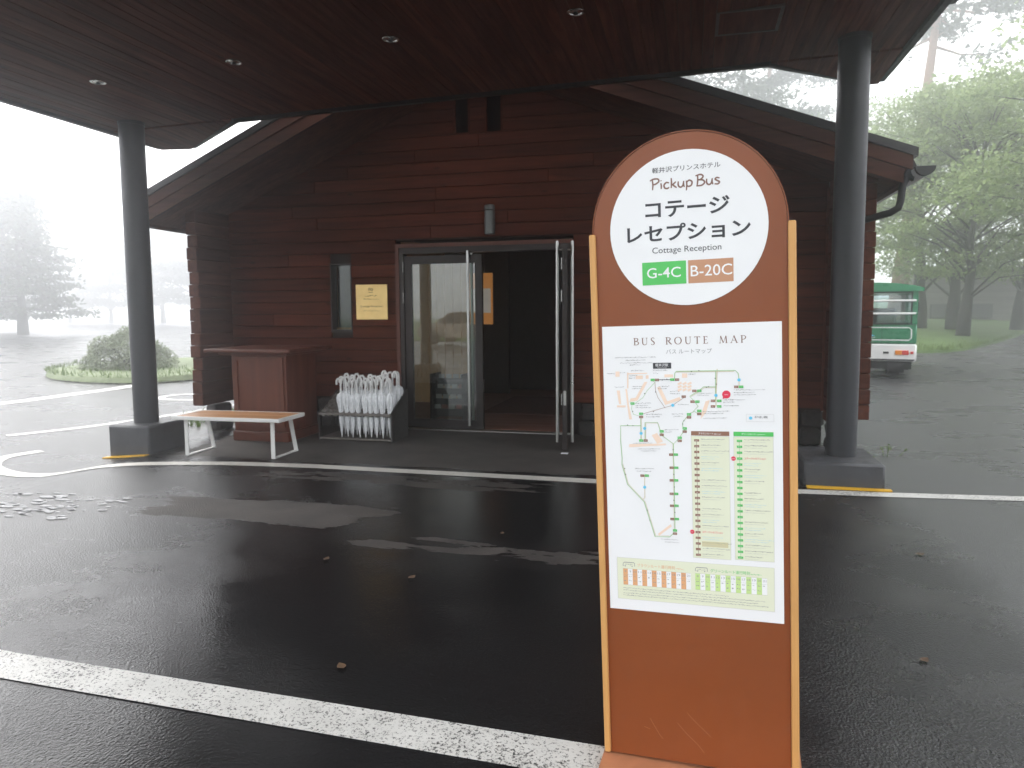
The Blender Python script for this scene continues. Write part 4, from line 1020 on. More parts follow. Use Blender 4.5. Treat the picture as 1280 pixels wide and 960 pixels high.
b.build('green_stop_marks', INK['green'], rm, True, kind='stuff')
b = MB(); [rect(b, q[0] - .0062, q[1] - .0037, q[0] + .0062, q[1] + .0037, y3) for q in ART['bb']]; [rect(b, q[0] - .0072, q[1] - .0034, q[0] + .0072, q[1] + .0034, y4) for q in ART['bl']]
b.build('brown_stop_marks', INK['route_brown'], rm, True, kind='stuff')
b = MB()
for q in ART['gb'] + ART['bb']: micro(b, q[0] - .0042, q[1] - .0012, q[0] + .0042, q[1] - .0012, .0026, y3 - .0003, RN)
for q in ART['gl'] + ART['bl']: micro(b, q[0] - .0045, q[1] - .0012, q[0] + .0045, q[1] - .0012, .0026, y4 - .0003, RN)
tt('stn', y3, 0, b=b); tt('hb', y3, .01, b=b); tt('hg', y3, .01, b=b)
micro(b, .3575, 1.0495, .378, 1.049, .0036, y3, RN); micro(b, .477, 1.0495, .500, 1.0495, .0036, y3, RN); micro(b, .195, 1.2492, .224, 1.2492, .003, y3, RN)
for q in ART['red']: micro(b, q[0] - .006, q[1] - .002, q[0] + .006, q[1] - .002, .0045, y4, RN)
b.build('reversed_lettering', INK['white'], rm, True, kind='stuff')
b = MB(); [disc(b, q[0], q[1], .0048, y3, 14) for q in ART['dots']]; b.build('shuttle_dots', INK['cyan'], rm, True, kind='stuff')
b = MB(); [b.poly([(q[0] - .0016, y3, q[1] + .0018), (q[0] - .0016, y3, q[1] - .0018), (q[0] + .0022, y3, q[1])]) for q in ART['arrows']]
R2(b, 'blk', y2); tt('ret', y2, 0, b=b); b.build('arrows', INK['black'], rm, True, kind='stuff')
b = MB(); disc(b, *ART['red'][0], .0118, y3, 24); [disc(b, *q, .0066, y3, 18) for q in ART['red'][1:]]; a, v = ART['red'][0]
b.poly([(a - .009, y3, v - .006), (a - .004, y3, v - .010), (a - .0105, y3, v - .014)])
tt('r1', y3, .008, b=b); tt('r2', y3, .008, b=b); b.build('here_callout', INK['red'], rm, True, kind='stuff')
b = MB(); [R2(b, k, y1) for k in ('pb', 'pg', 'tp')]; b.build('list_panel', INK['pale'], rm, True)
b = MB(); R2(b, 'hl', y2); b.build('highlight', INK['khaki'], rm, True)
b = MB(); R2(b, 'hb', y2); rect(b, ART['bl'][0][0] - .001, ART['bl'][0][1], ART['bl'][-1][0] + .001, ART['bl'][-1][1], y2); b.build('brown_list_head', INK['route_brown'], rm, True)
b = MB(); R2(b, 'hg', y2); rect(b, ART['gl'][0][0] - .001, ART['gl'][0][1], ART['gl'][-1][0] + .001, ART['gl'][-1][1], y2); b.build('green_list_head', INK['green'], rm, True)
fb = MB()
def frame(k, w_=.0006):
    (a0, v0), (a1, v1) = r_[k]
    for q in ((a0, v0, a1, v0 + w_), (a0, v1, a1, v1 + w_), (a0, v1, a0 + w_, v0), (a1, v1, a1 + w_, v0)): rect(fb, *q, y2)
for k in ('pb', 'pg', 'tp', 'leg'): frame(k)
fb.build('panel_frame', INK['soft'], rm, True)
# timetables
for k, col in (('tabB', 'orange'), ('tabG', 'lime')):
    (a0, v0), (a1, v1) = r_[k]
    b = MB(); c = MB(); d = MB()
    for j in range(14):
        p, q = a0 + (a1 - a0) * j / 14, a0 + (a1 - a0) * (j + 1) / 14
        (rect(b, p, v0, q - .0004, v1, y2) if j % 2 == 0 else rect(c, p, v0, q - .0004, v1, y2))
        nm = str(8 + j)
        put_text(d, nm, (p + q) / 2 - .0023 * len(nm), v0 - .0115, (p + q) / 2 + .0023 * len(nm), .0065, y3, 0, True)
        for r in range(2):
            if j in (5, 13) and r == 1: continue
            micro(d, p + .003, v0 - .027 - r * .0135, q - .003, v0 - .027 - r * .0135, .006, y3, RN)
    for vv in (v0, v0 + (v1 - v0) * .36, v1): rect(d, a0, vv, a1, vv + .0004, y3)
    b.build('timetable_column', INK[col], rm, True, kind='stuff'); c.build('timetable_blank_column', INK['white'], rm, True, kind='stuff')
    d.build('timetable_print', INK['gray'], rm, True, kind='stuff')
b = MB(); tt('tb', y2, 0, b=b); micro(b, .237, .629, .262, .628, .005, y2, RN); b.build('brown_timetable_title', INK['orange'], rm, True)
b = MB(); tt('tg', y2, 0, b=b); micro(b, .456, .628, .486, .628, .005, y2, RN); b.build('green_timetable_title', INK['green'], rm, True)
# little bus pictograms
for k, col in (('busB', 'gray'), ('busG', 'gray')):
    (a0, v0), (a1, v1) = r_[k]; hh = v0 - v1
    b = MB(); stroke(b, [(a0 + .004, v1, .0016), (a0, v1, .0016), (a0 + .001, v0 - .003, .0016), (a0 + .005, v0, .0022), (a1 - .002, v0, .0022), (a1, v0 - .002, .0016), (a1, v1, .0016)], .0015, y3, sm=False)
    for f_ in (.2, .78): disc(b, a0 + (a1 - a0) * f_, v1, .0018, y3, 12)
    micro(b, a0 + .007, v1 + .003, a1 - .004, v1 + .003, .006, y3, RN)
    b.build('bus_pictogram', INK['gray'], rm, True)
b = MB(); b2 = MB(); b3 = MB()
for a0, v0, a1, v1, c in ART['M']:
    if c == 'k': micro(b, a0, v0, a1, v1, .0046, y3, RN)
    elif c == 's': micro(b2, a0, v0, a1, v1, .0030, y3, RN)
    else: micro(b3, a0, v0, a1, v1, .0040, y3, RN)
b.build('small_print', INK['gray'], rm, True, kind='stuff'); b2.build('fine_print', INK['soft'], rm, True, kind='stuff'); b3.build('blue_print', INK['skyblue'], rm, True, kind='stuff')

# ================================================================ BRASS PLAQUE
t = thing('brass_plaque', (-3.835, FY - .02, 1.567), 'square brass plaque with engraved lettering on the boards left of the door', 'plaque')
MB().box(-4.047, -3.628, FY - .03, FY - .012, 1.352, 1.782, .003).build('plate', BRASS, t)
b = MB(); Y = FY - .0315
for q in ([(-3.868, 1.705), (-3.868, 1.735), (-3.852, 1.735), (-3.852, 1.71)], [(-3.83, 1.735), (-3.842, 1.72), (-3.828, 1.705), (-3.815, 1.722), (-3.83, 1.735)], [(-3.872, 1.69), (-3.845, 1.682), (-3.815, 1.69)]): stroke(b, [(*p, .006) for p in q], .006, Y)
rn = random.Random(2); micro(b, -3.92, 1.632, -3.75, 1.632, .028, Y, rn); micro(b, -3.94, 1.598, -3.735, 1.598, .016, Y, rn)
put_text(b, 'Cottage Reception', -3.985, 1.505, -3.69, .022, Y, 0, True); put_text(b, 'コテージレセプション', -3.95, 1.452, -3.725, .020, Y)
b.build('engraving', ENGR, t)

# ================================================================ LECTERN
t = thing('lectern', (-4.70, 7.3, 0), 'tall reddish wooden reception desk with an overhanging top against the front wall', 'desk')
def tap(x0, x1, y0, y1, z0, z1, dx, dy):
    m = MB(); m.box(x0, x1, y0, y1, z0, z1, .004)
    f = lambda p: (p[0] + (dx if p[0] < (x0 + x1) / 2 else -dx) * (p[2] - z0) / (z1 - z0), p[1] + (dy if p[1] < (y0 + y1) / 2 else 0) * (p[2] - z0) / (z1 - z0), p[2])
    m.v = [f(p) for p in m.v]; return m
tap(-5.045, -4.365, 7.02, 7.66, .11, 1.0, -.005, -.01).build('body', LECT, t)
MB().box(-5.06, -4.35, 7.0, 7.675, .0, .108, .006).build('base', LECT, t)
fp = MB().box(-5.01, -4.975, 7.006, 7.0185, .16, .95).box(-4.43, -4.395, 7.006, 7.0185, .16, .95).box(-4.975, -4.43, 7.006, 7.0185, .16, .20).box(-4.975, -4.43, 7.006, 7.0185, .91, .95)
fp.v = [(x_, y_ - .01 * (z_ - .11) / .89, z_) for x_, y_, z_ in fp.v]
fp.build('front_moulding', LECT, t)
MB().box(-5.30, -4.22, 6.86, 7.80, 1.004, 1.046, .008).build('desk_top', LECT_TOP, t)
MB().box(-5.16, -4.30, 6.93, 7.72, .975, 1.003, .004).build('top_moulding', LECT_TOP, t)

# ================================================================ BENCH
t = thing('bench', (-4.55, 6.15, 0), 'low bench with a slatted wood seat and white metal frame beside the left column', 'bench')
bx0, bx1, by0, by1, bz = -5.06, -3.86, 6.02, 6.50, .405
def slant(m): m.v = [(p[0], p[1] + .03 * (p[0] - bx0), p[2]) for p in m.v]; return m
for k in range(5):
    y0 = by0 + .024 + k * .0875
    slant(MB().box(bx0 + .03, bx1 - .03, y0, y0 + .082, bz - .012, bz + .012, .004)).build('slat', SLAT, t)
fr = MB().box(bx0, bx1, by0, by0 + .022, bz - .022, bz + .014, .004).box(bx0, bx1, by1 - .030, by1 - .008, bz - .022, bz + .014, .004).box(bx0, bx0 + .028, by0 + .022, by1 - .030, bz - .022, bz + .014).box(bx1 - .028, bx1, by0 + .022, by1 - .030, bz - .022, bz + .014)
slant(fr).build('seat_frame', WHITEM, t)
for lx in (bx0 + .06, bx1 - .17):
    slant(MB().box(lx, lx + .042, by0 + .11, by0 + .122, .0, bz - .023, .002)).build('leg', WHITEM, t)
    lg = MB().prism([(lx, by1 + .05, 0), (lx + .042, by1 + .05, 0), (lx + .042, by1 + .062, 0), (lx, by1 + .062, 0)], (0, -.10, bz - .023))
    slant(lg).build('leg', WHITEM, t)
    slant(MB().box(lx, lx + .042, by0 + .123, by1 + .049, .002, .013, .002)).build('foot_bar', WHITEM, t)

# ================================================================ UMBRELLA RACK AND UMBRELLAS
t = thing('umbrella_rack', (-3.65, 7.45, 0), 'low dark metal umbrella rack with a sloping perforated tray beside the door', 'umbrella rack')
ux0, ux1, uy0, uy1 = -4.098, -3.225, 7.235, 7.70
ZF, ZB = .305, .525
def tz(y): return ZF + (ZB - ZF) * (y - uy0) / (uy1 - uy0)
MB().prism([(ux1, uy0, 0), (ux1, uy1, 0), (ux1, uy1, ZB + .035), (ux1, uy0 + .06, ZF + .05), (ux1, uy0, ZF + .012)], (.018, 0, 0)).build('side_panel', RACKM, t)
MB().prism([(ux0 - .012, uy0, 0), (ux0 - .012, uy0 + .03, 0), (ux0 - .012, uy0 + .03, ZF), (ux0 - .012, uy1, ZB), (ux0 - .012, uy1, ZB + .01), (ux0 - .012, uy0, ZF + .006)], (.012, 0, 0)).build('side_panel', RACKM, t)
MB().box(ux0, ux1, uy1, uy1 + .012, 0, ZB - .01).build('back_panel', RACKM, t)
MB().box(ux0, ux1, uy0, uy1 - .001, .012, .03).build('drip_tray', TRAYM, t)
MB().box(ux0 + .0, ux1, uy0 - .012, uy0 - .001, ZF - .016, ZF + .008).build('front_rail', TRAYM, t)
NC, NR = 12, 5
tr = MB(); cup = MB()
pxc = (ux1 - ux0) / NC; pyc = (uy1 - uy0) / NR
for i in range(NC):
    for j in range(NR):
        cx_, cy_ = ux0 + (i + .5) * pxc, uy0 + (j + .5) * pyc
        k0 = len(tr.v); r_ = .026
        for k in range(8):
            a = math.pi / 4 * k + math.pi / 8
            sxx = max(-1, min(1, math.cos(a) * 1.5)); syy = max(-1, min(1, math.sin(a) * 1.5))
            tr.v.append((cx_ + sxx * pxc / 2, cy_ + syy * pyc / 2, tz(cy_ + syy * pyc / 2)))
            tr.v.append((cx_ + r_ * math.cos(a), cy_ + r_ * math.sin(a), tz(cy_ + r_ * math.sin(a))))
        for k in range(8):
            q = (k + 1) % 8
            tr.f.append((k0 + 2 * k, k0 + 2 * q, k0 + 2 * q + 1, k0 + 2 * k + 1))
        # the cup below each hole
        k0 = len(cup.v)
        for k in range(8):
            a = math.pi / 4 * k + math.pi / 8
            xx, yy = cx_ + r_ * math.cos(a), cy_ + r_ * math.sin(a)
            cup.v += [(xx, yy, tz(yy)), (xx, yy, tz(cy_) - .055)]
        for k in range(8):
            q = (k + 1) % 8
            cup.f.append((k0 + 2 * k, k0 + 2 * k + 1, k0 + 2 * q + 1, k0 + 2 * q))
tr.build('perforated_tray', TRAYM, t); cup.build('cups', TRAYM, t, kind='stuff')
ordn = ['leftmost', 'second from the left', 'third from the left', 'fourth from the left', 'middle', 'fourth from the right', 'third from the right', 'second from the right', 'rightmost']
u0_ = None
for row in range(4):
    for c in range(3, 12):
        if row == 3 and c < 9: continue
        cx_, cy_ = ux0 + (c + .5) * pxc, uy0 + (row + .5) * pyc
        wh = ['front row', 'second row', 'third row', 'back row'][row]
        od = ordn[c - 3] if row < 3 else ['left', 'middle', 'right'][c - 9] + ' one'
        lab = 'white furled umbrella in the %s of the rack, %s' % (wh, od if row < 3 else od + ' of three')
        z0 = .035 + row * .022
        if u0_ is None:
            u0_ = thing('umbrella', (cx_, cy_, z0), lab, 'umbrella', 'white umbrellas standing in the rack')
            prof = [(.003, 0), (.007, .03), (.016, .10), (.0235, .20), (.0245, .28), (.029, .33), (.041, .40), (.045, .45), (.036, .485), (.016, .50), (.011, .515)]
            MB().lathe(prof, (0, 0, 0), 16, lambda i, k: 1 + (.16 if k % 2 else -.10) * (1 if 2 < i < 9 else .3)).build('furled_cover', UMB, u0_, True, True)
            hk = [(0, 0, .50), (0, 0, .60), (-.004, 0, .640), (-.018, 0, .662), (-.036, 0, .660), (-.049, 0, .640), (-.051, 0, .595)]
            MB().tube(hk, [.010, .0115, .0125, .0125, .0125, .0125, .011], 10).build('crook_handle', UMBH, u0_, True, True)
        else:
            o = dup(u0_, (cx_ + random.gauss(0, .004), cy_ + random.gauss(0, .004), z0 + random.gauss(0, .006)), random.gauss(.25, .22), lab, random.uniform(.96, 1.03))
            o.rotation_euler.x = random.gauss(0, .015); o.rotation_euler.y = random.gauss(0, .018)

# ================================================================ SMALL THINGS ON THE GROUND
for i, (lx, ly, lab) in enumerate([(-1.463, 3.518, 'curled brown leaf lying on the wet asphalt in the middle of the lane'), (-1.37, 2.536, 'small brown leaf on the asphalt just behind the near white line'),
        (-1.181, 4.371, 'reddish leaf on the pale dry patch left of the sign'), (1.318, 4.546, 'pinkish leaf on the wet asphalt right of the sign, nearer the column'),
        (.944, 3.144, 'small tan leaf on the asphalt at the right of the sign, nearest the camera'), (-2.063, 3.674, 'greenish leaf at the edge of the dry patch')]):
    m = MB(); a = random.uniform(0, 6.28); L_ = random.uniform(.035, .06)
    pts = []
    for k in range(9):
        tt_ = k / 8; wd = math.sin(math.pi * tt_) * L_ * .34
        pts.append(((tt_ - .5) * L_, wd, .0055 + .004 * abs(tt_ - .5) * 2))
    for k in range(9):
        x_, wd, z_ = pts[k]
        for s_ in (-1, 0, 1): m.v.append((x_ * math.cos(a) - s_ * wd * math.sin(a), x_ * math.sin(a) + s_ * wd * math.cos(a), z_ + abs(s_) * .0025))
    for k in range(8):
        for s_ in range(2): m.f.append((3 * k + s_, 3 * k + s_ + 1, 3 * k + s_ + 4, 3 * k + s_ + 3))
    o = m.build('fallen_leaf', DRYLEAF, smooth='all'); o.location = (lx, ly, .0); tag(o, lab, 'leaf', 'fallen leaves on the asphalt')
o = MB().box(-1.275, -1.205, 7.02, 7.075, .001, .006).build('floor_tag', plain('floor_tag_white', (.75, .76, .80), .5)); tag(o, 'small white square on the ground in front of the open door', 'marker')
# splashes under the drip line of the canopy
wd = MB()
for k in range(120):
    x_ = random.uniform(-5.8, -4.2); y_ = random.gauss(4.22 + .10 * (x_ + 4.5), .16) + (.18 if k % 3 == 0 else -.05)
    r_ = random.uniform(.006, .026) * (1.7 if x_ < -4.6 else 1)
    a_ = random.uniform(.5, 1)
    wd.poly([(x_ + r_ * 1.8 * math.cos(q * .785) * random.uniform(.8, 1.15), y_ + r_ * a_ * math.sin(q * .785), .005) for q in range(8)])
wd.build('water_splashes', WATER, kind='stuff')
# weeds by the right plinth
def weed(name, x_, y_, n_, h, label):
    t = thing(name, (x_, y_, 0), label, 'plant')
    for k in range(n_):
        dx, dy = random.gauss(0, .05), random.gauss(0, .05)
        a = (dx, dy, 0); bb_ = (dx * 1.6, dy * 1.6, h * random.uniform(.7, 1.1))
        MB().tube([a, bb_], [.004, .002], 6).build('stem', BLADE, t, True)
        m = MB()
        for q in range(4):
            f_ = random.uniform(.4, 1); an = random.uniform(0, 6.28); l_ = random.uniform(.03, .055)
            c_ = Vector((a[0] + (bb_[0] - a[0]) * f_, a[1] + (bb_[1] - a[1]) * f_, bb_[2] * f_)); dv_ = Vector((math.cos(an), math.sin(an), .5)) * l_; sv_ = Vector((-math.sin(an), math.cos(an), 0)) * l_ * .3
            m.poly([c_, c_ + dv_ * .5 + sv_, c_ + dv_, c_ + dv_ * .5 - sv_])
        m.build('leaf', BLADE, t, True)
weed('weed', 1.62, 7.25, 3, .07, 'small green weed growing between the right plinth and the wall')
weed('weed', 1.86, 7.6, 4, .11, 'taller pale weed standing just right of the right plinth')

# ================================================================ SHUTTLE BUS
bt = thing('shuttle_bus', (4.42, 15.95, 0), 'small green and white shuttle bus parked past the building corner', 'bus', rz=R(-13))
BW, BL = 1.92, 5.2                                  # the bus runs back along +y from its rear face, to the left along -x
def bp_(n_, m, mat, par=bt, **k): return m.build(n_, mat, par, True, **k)
sk = MB().box(-BW, -.02, .02, BL, .36, .72, .03)
body = bp_('body', MB().box(-BW, -.03, .03, BL, .722, 1.12, .02).box(-.12, -.03, .03, .14, 1.121, 1.80).box(-BW, -BW + .09, .03, .14, 1.121, 1.80).box(-.10, -.03, BL - .12, BL, 1.121, 1.80).box(-BW, -BW + .07, BL - .12, BL, 1.121, 1.80), BUSG, smooth=True)
for yy in (1.3, 2.5, 3.7): bp_('pillar', MB().box(-.09, -.035, yy, yy + .06, 1.121, 1.80), BUSG)
bp_('bumper', sk, BUSW, smooth=True)
prof = []
for k in range(13):
    a = k / 12; prof.append((-BW - .03 + (BW + .10) * a, 0, 1.80 + .06 + .12 * math.sin(math.pi * a) ** .7))
rf = [(-BW - .03, 0, 1.79)] + prof + [(.07, 0, 1.79)]
bp_('roof', MB().prism([(a, -.02, c) for a, _, c in rf][::-1], (0, BL + .06, 0)), BUSG)
bp_('roof_lamp', MB().box(-1.02, -.86, -.03, -.021, 1.80, 1.83), BUSW)
wn = MB().box(-BW + .10, -.13, .05, .06, 1.125, 1.795)
bp_('rear_window', wn, mat_glass('bus_glass', (.72, .80, .82), 2.6))
wfm = MB().box(-BW + .09, -.121, .035, .065, 1.121, 1.145).box(-.15, -.121, .032, .066, 1.146, 1.76).box(-BW + .09, -.121, .035, .065, 1.761, 1.80)
bp_('window_frame', wfm, BLACKM)
for zz in (1.60, 1.34): bp_('guard_rail', MB().tube([(-BW + .02, -.03, zz), (-.06, -.03, zz)], .022, 10), WHITEM, smooth=True)
for q in ((-.40, .0), (-1.0, .9), (-.5, 2.0), (-1.3, 2.4), (-.7, 3.4)):
    bp_('seat_back', MB().box(q[0] - .45, q[0], q[1] + .6, q[1] + .68, .75, 1.45, .03), plain('seat_cloth_%d' % int(q[1] * 10), (.10, .14, .15), .8))
fl_ = MB()
stroke(fl_, [(-BW + .1, .800, .022), (-.17, .800, .022), (-.125, .84, .022), (-.125, 1.01, .022), (-.17, 1.055, .022), (-BW + .1, 1.055, .022)], .022, .024, sm=False)
bp_('outline_stripe', fl_, WHITEM)
em = MB(); em.poly([(-1.05, .024, 1.02), (-.78, .024, .88), (-.92, .024, .88), (-1.0, .024, .95)]); em.poly([(-1.12, .024, 1.0), (-1.05, .024, 1.03), (-.95, .024, .93), (-1.1, .024, .95)])
bp_('emblem', em, INK['cyan'])
em = MB(); em.poly([(-1.08, .022, .96), (-1.0, .022, .99), (-.93, .022, .90), (-1.05, .022, .90)])
micro(em, -1.12, .835, -.74, .835, .05, .022, random.Random(9)); bp_('small_lettering', em, INK['white'])
tl_ = bp_('tail_light', MB().box(-.28, -.16, -.004, .03, .50, .59, .006), LAMPR)
bp_('indicator_lens', MB().box(-.405, -.283, -.004, .03, .50, .59, .006), LAMPO, tl_)
bp_('plate_lamp', MB().box(-.62, -.52, .0, .03, .52, .56, .004), BLACKM)
gr = MB()
for zz in (.735, 1.108): gr.box(-BW + .02, -.05, .0255, .0295, zz, zz + .006)
for xx in (-.66, -1.30): gr.box(xx, xx + .006, .0255, .0295, .741, 1.108)
bp_('panel_seam', gr, BLACKM)
bp_('bumper_strip', MB().box(-BW + .03, -.05, -.012, .019, .385, .41, .004), RUBBER)
bp_('reflector', MB().box(-.13, -.075, -.003, .019, .52, .57, .003), LAMPR)
bp_('door_handle', MB().tube([(-1.26, .012, .93), (-1.16, .012, .93)], .012, 8), BLACKM)
bp_('mirror', MB().box(.06, .20, BL - .25, BL - .20, 1.35, 1.62, .02).tube([(-.03, BL - .22, 1.55), (.08, BL - .22, 1.55)], .012, 6), BLACKM)
bp_('exhaust', MB().tube([(-1.25, -.01, .24), (-1.25, .5, .24)], .03, 10), UNDER)
bp_('spring_hanger', MB().box(-.62, -.14, .5, .56, .16, .30).box(-.55, -.25, .02, .10, .20, .34), UNDER)
bp_('chassis', MB().box(-BW + .05, -.10, .1, BL - .1, .20, .358), UNDER)
bp_('mud_flap', MB().box(-.50, -.22, .45, .47, .10, .358).box(-BW + .2, -BW + .5, .45, .47, .10, .358), UNDER)
for wx in (-.42, -BW + .42):
    for wy in (.95, BL - 1.1):
        tb_ = MB(); pr = [(.17, -.12), (.26, -.13), (.298, -.09), (.298, .09), (.26, .13), (.17, .12)]
        tb_.lathe(pr, (0, 0, 0), 22); tb_.v = [(wx + p[2], wy + p[0], .298 + p[1]) for p in tb_.v]
        wo = bp_('wheel', tb_, RUBBER, smooth=True)
        rb = MB().lathe([(.165, -.085), (.165, .085)], (0, 0, 0), 18); rb.v = [(wx + p[2], wy + p[0], .298 + p[1]) for p in rb.v]
        bp_('rim', rb, STEEL, wo, smooth=True)

# ================================================================ TREES
def crown_pts(kind, H, Rr, rnd, nclump):
    cl = []
    if kind == 'broad':
        for k in range(nclump):
            u = rnd.random(); zz = .24 + .76 * u
            prof = math.sin(math.pi * min(1, (zz - .16) / .9)) ** .6
            a = rnd.uniform(0, 6.283); rr = Rr * prof * math.sqrt(rnd.uniform(.12, 1))
            cl.append((rr * math.cos(a), rr * math.sin(a), zz * H, Rr * rnd.uniform(.17, .30), .26))
    elif kind == 'conifer':
        for k in range(nclump):
            zz = .14 + .86 * (k + .5) / nclump
            rr0 = Rr * (1.04 - zz) ** .8; a = k * 2.4 + rnd.uniform(-.4, .4); rr = rr0 * rnd.uniform(.45, 1)
            cl.append((rr * math.cos(a), rr * math.sin(a), zz * H - .06 * rr, Rr * rnd.uniform(.16, .24), .25))
    else:                                          # pine: crown of flat plates high up
        for k in range(nclump):
            zz = .55 + .45 * rnd.random(); a = rnd.uniform(0, 6.283); rr = Rr * math.sqrt(rnd.random()) * (1.25 - zz) * 1.6
            cl.append((rr * math.cos(a), rr * math.sin(a), zz * H, Rr * rnd.uniform(.20, .32), .3))
    return cl
def tree(name, loc, H, Rr, kind, label, leafmat, bark, seed, nleaf, lsize, lean=(0, 0), nclump=46, trunk=None, group=None, crown_from=None):
    rnd = random.Random(seed); nr = np.random.RandomState(seed)
    t = thing(name, loc, label, 'tree', group)
    tr_ = trunk or H * .022
    cl = crown_pts(kind, H, Rr, rnd, nclump)
    top = .95 if kind != 'broad' else .72
    m = MB(); P = []
    for k in range(9):
        f_ = k / 8
        P.append((lean[0] * f_ * H + rnd.gauss(0, .012) * H * f_ * (kind == 'broad'), lean[1] * f_ * H, f_ * H * top))
    m.tube(P, [tr_ * (1.2 if k == 0 else 1.04 if k == 1 else 1 - .82 * k / 8) for k in range(9)], 10)
    def axis(f_):
        f_ = min(max(f_, 0), .999) * 8; i = int(f_); u = f_ - i
        return Vector(P[i]) * (1 - u) + Vector(P[i + 1]) * u
    for c in cl[::(2 if kind == 'broad' else 3)]:
        f_ = max(.2, min(.95, (c[2] / H - .18 * (kind == 'broad')) / top))
        a = axis(f_); b_ = Vector((c[0] + lean[0] * c[2], c[1] + lean[1] * c[2], c[2]))
        mid = a.lerp(b_, .5) + Vector((0, 0, .04 * H * (1 if kind == 'broad' else -.2)))
        m.tube([a, mid, b_], [tr_ * .22, tr_ * .13, tr_ * .04], 6)
    m.build('trunk', bark, t, True, smooth='all')
    C = np.array([[c[0] + lean[0] * c[2], c[1] + lean[1] * c[2], c[2], c[3], c[4]] for c in cl])
    idx = nr.randint(0, len(C), nleaf)
    g3 = nr.normal(0, .55, (nleaf, 3))
    pos = C[idx, :3] + g3 * np.stack([C[idx, 3], C[idx, 3], C[idx, 3] * C[idx, 4]], 1)
    a = nr.uniform(0, 2 * np.pi, nleaf); tl = nr.normal(0, .5, nleaf); t2 = nr.normal(0, .5, nleaf)
    s_ = lsize * nr.uniform(.6, 1.3, nleaf)
    U = np.stack([np.cos(a) * np.cos(tl), np.sin(a) * np.cos(tl), np.sin(tl)], 1) * s_[:, None]
    W_ = np.stack([-np.sin(a) * np.cos(t2), np.cos(a) * np.cos(t2), np.sin(t2)], 1) * (s_ * .55)[:, None]
    V = np.stack([pos - U * .5, pos + W_ * .5, pos + U * .5, pos - W_ * .5], 1).reshape(-1, 3)
    me = bpy.data.meshes.new('crown')
    me.from_pydata(V.tolist(), [], [(4 * i, 4 * i + 1, 4 * i + 2, 4 * i + 3) for i in range(nleaf)])
    me.materials.append(leafmat)
    o = bpy.data.objects.new('crown', me); COL.objects.link(o); o.parent = t
    return t
G1 = 'trees on the grass bank beyond the bus'
t1 = tree('broadleaf_tree', (11.3, 34.6, .25), 10.5, 5.0, 'broad', 'leafy tree with a forked dark trunk just right of the bus', LEAFA, BARK, 3, 26000, .19, (.03, 0), 95, .24, G1)
t2 = tree('broadleaf_tree', (16.0, 41.5, .3), 12.5, 5.8, 'broad', 'leafy tree with a leaning trunk at the right edge of the grass', LEAFA, BARK, 8, 26000, .20, (.05, 0), 95, .28, G1)
t3 = tree('broadleaf_tree', (10.9, 39.5, .4), 11.5, 5.2, 'broad', 'taller shaded tree whose trunk stands close behind the bus', LEAFA, BARK, 15, 22000, .20, (-.01, 0), 90, .34, G1)
dup(t3, (12.4, 39.3, .4), 2.1, 'slimmer tree paired closely with the trunk behind the bus', .88)
dup(t1, (14.9, 28.4, .2), 1.3, 'nearest leafy tree whose boughs hang in at the right edge of the view', 1.2)
dup(t2, (24.5, 52.0, .6), 3.6, 'faint foggy tree behind the leaning tree at the right edge', 1.12)
dup(t3, (7.0, 50.0, .7), 4.4, 'faint foggy tree rising behind the bus roof', 1.05)
t4 = tree('red_pine', (11.2, 45.0, .6), 27.0, 4.5, 'pine', 'tall red-barked pine with a bare slanting trunk above the bus', LEAFN, BARKR, 21, 6000, .4, (.085, 0), 40, .42)
t5 = tree('pine_tree', (-1.0, 52.0, .6), 25.0, 5.0, 'pine', 'pale pine in the fog seen through the gap between the two roofs', LEAFN, BARKR, 31, 9000, .42, (.01, 0), 50, .36, 'pines in the fog behind the reception')
dup(t5, (5.6, 60.0, .8), 2.2, 'fainter pine in the fog just left of the right column', 1.05)
t6 = tree('conifer_tree', (-44.5, 39.2, 0), 10.0, 4.4, 'conifer', 'ghostly layered conifer in the fog at the left edge', LEAFN, BARK, 41, 20000, .36, (0, 0), 95, .3, 'trees lost in the fog across the road')
dup(t6, (-56.0, 46.5, 0), 1.2, 'fainter lower conifer at the very left edge in the fog', .85)
t7 = tree('broadleaf_tree', (-71.0, 84.0, 0), 12.0, 6.5, 'broad', 'faint round-headed tree in the fog between the left column and the wall', LEAFN, BARK, 51, 16000, .5, (0, 0), 60, .3, 'trees lost in the fog across the road')
dup(t7, (-82.5, 87.0, 0), 2.0, 'faint broad tree in the fog behind the rounded bush', .92)
dup(t7, (-93.0, 90.0, 0), 3.0, 'very faint low tree in the fog left of the left column', .85)
dup(t7, (-61.5, 78.0, 0), 4.4, 'faint tree in the fog close beside the building wall', .95)
dup(t1, (-6, -34, .1), .7, 'leafy tree behind the camera mirrored in the door glass', 1.0)
dup(t2, (6, -40, .1), 2.7, 'second leafy tree behind the camera, further right', 1.0)
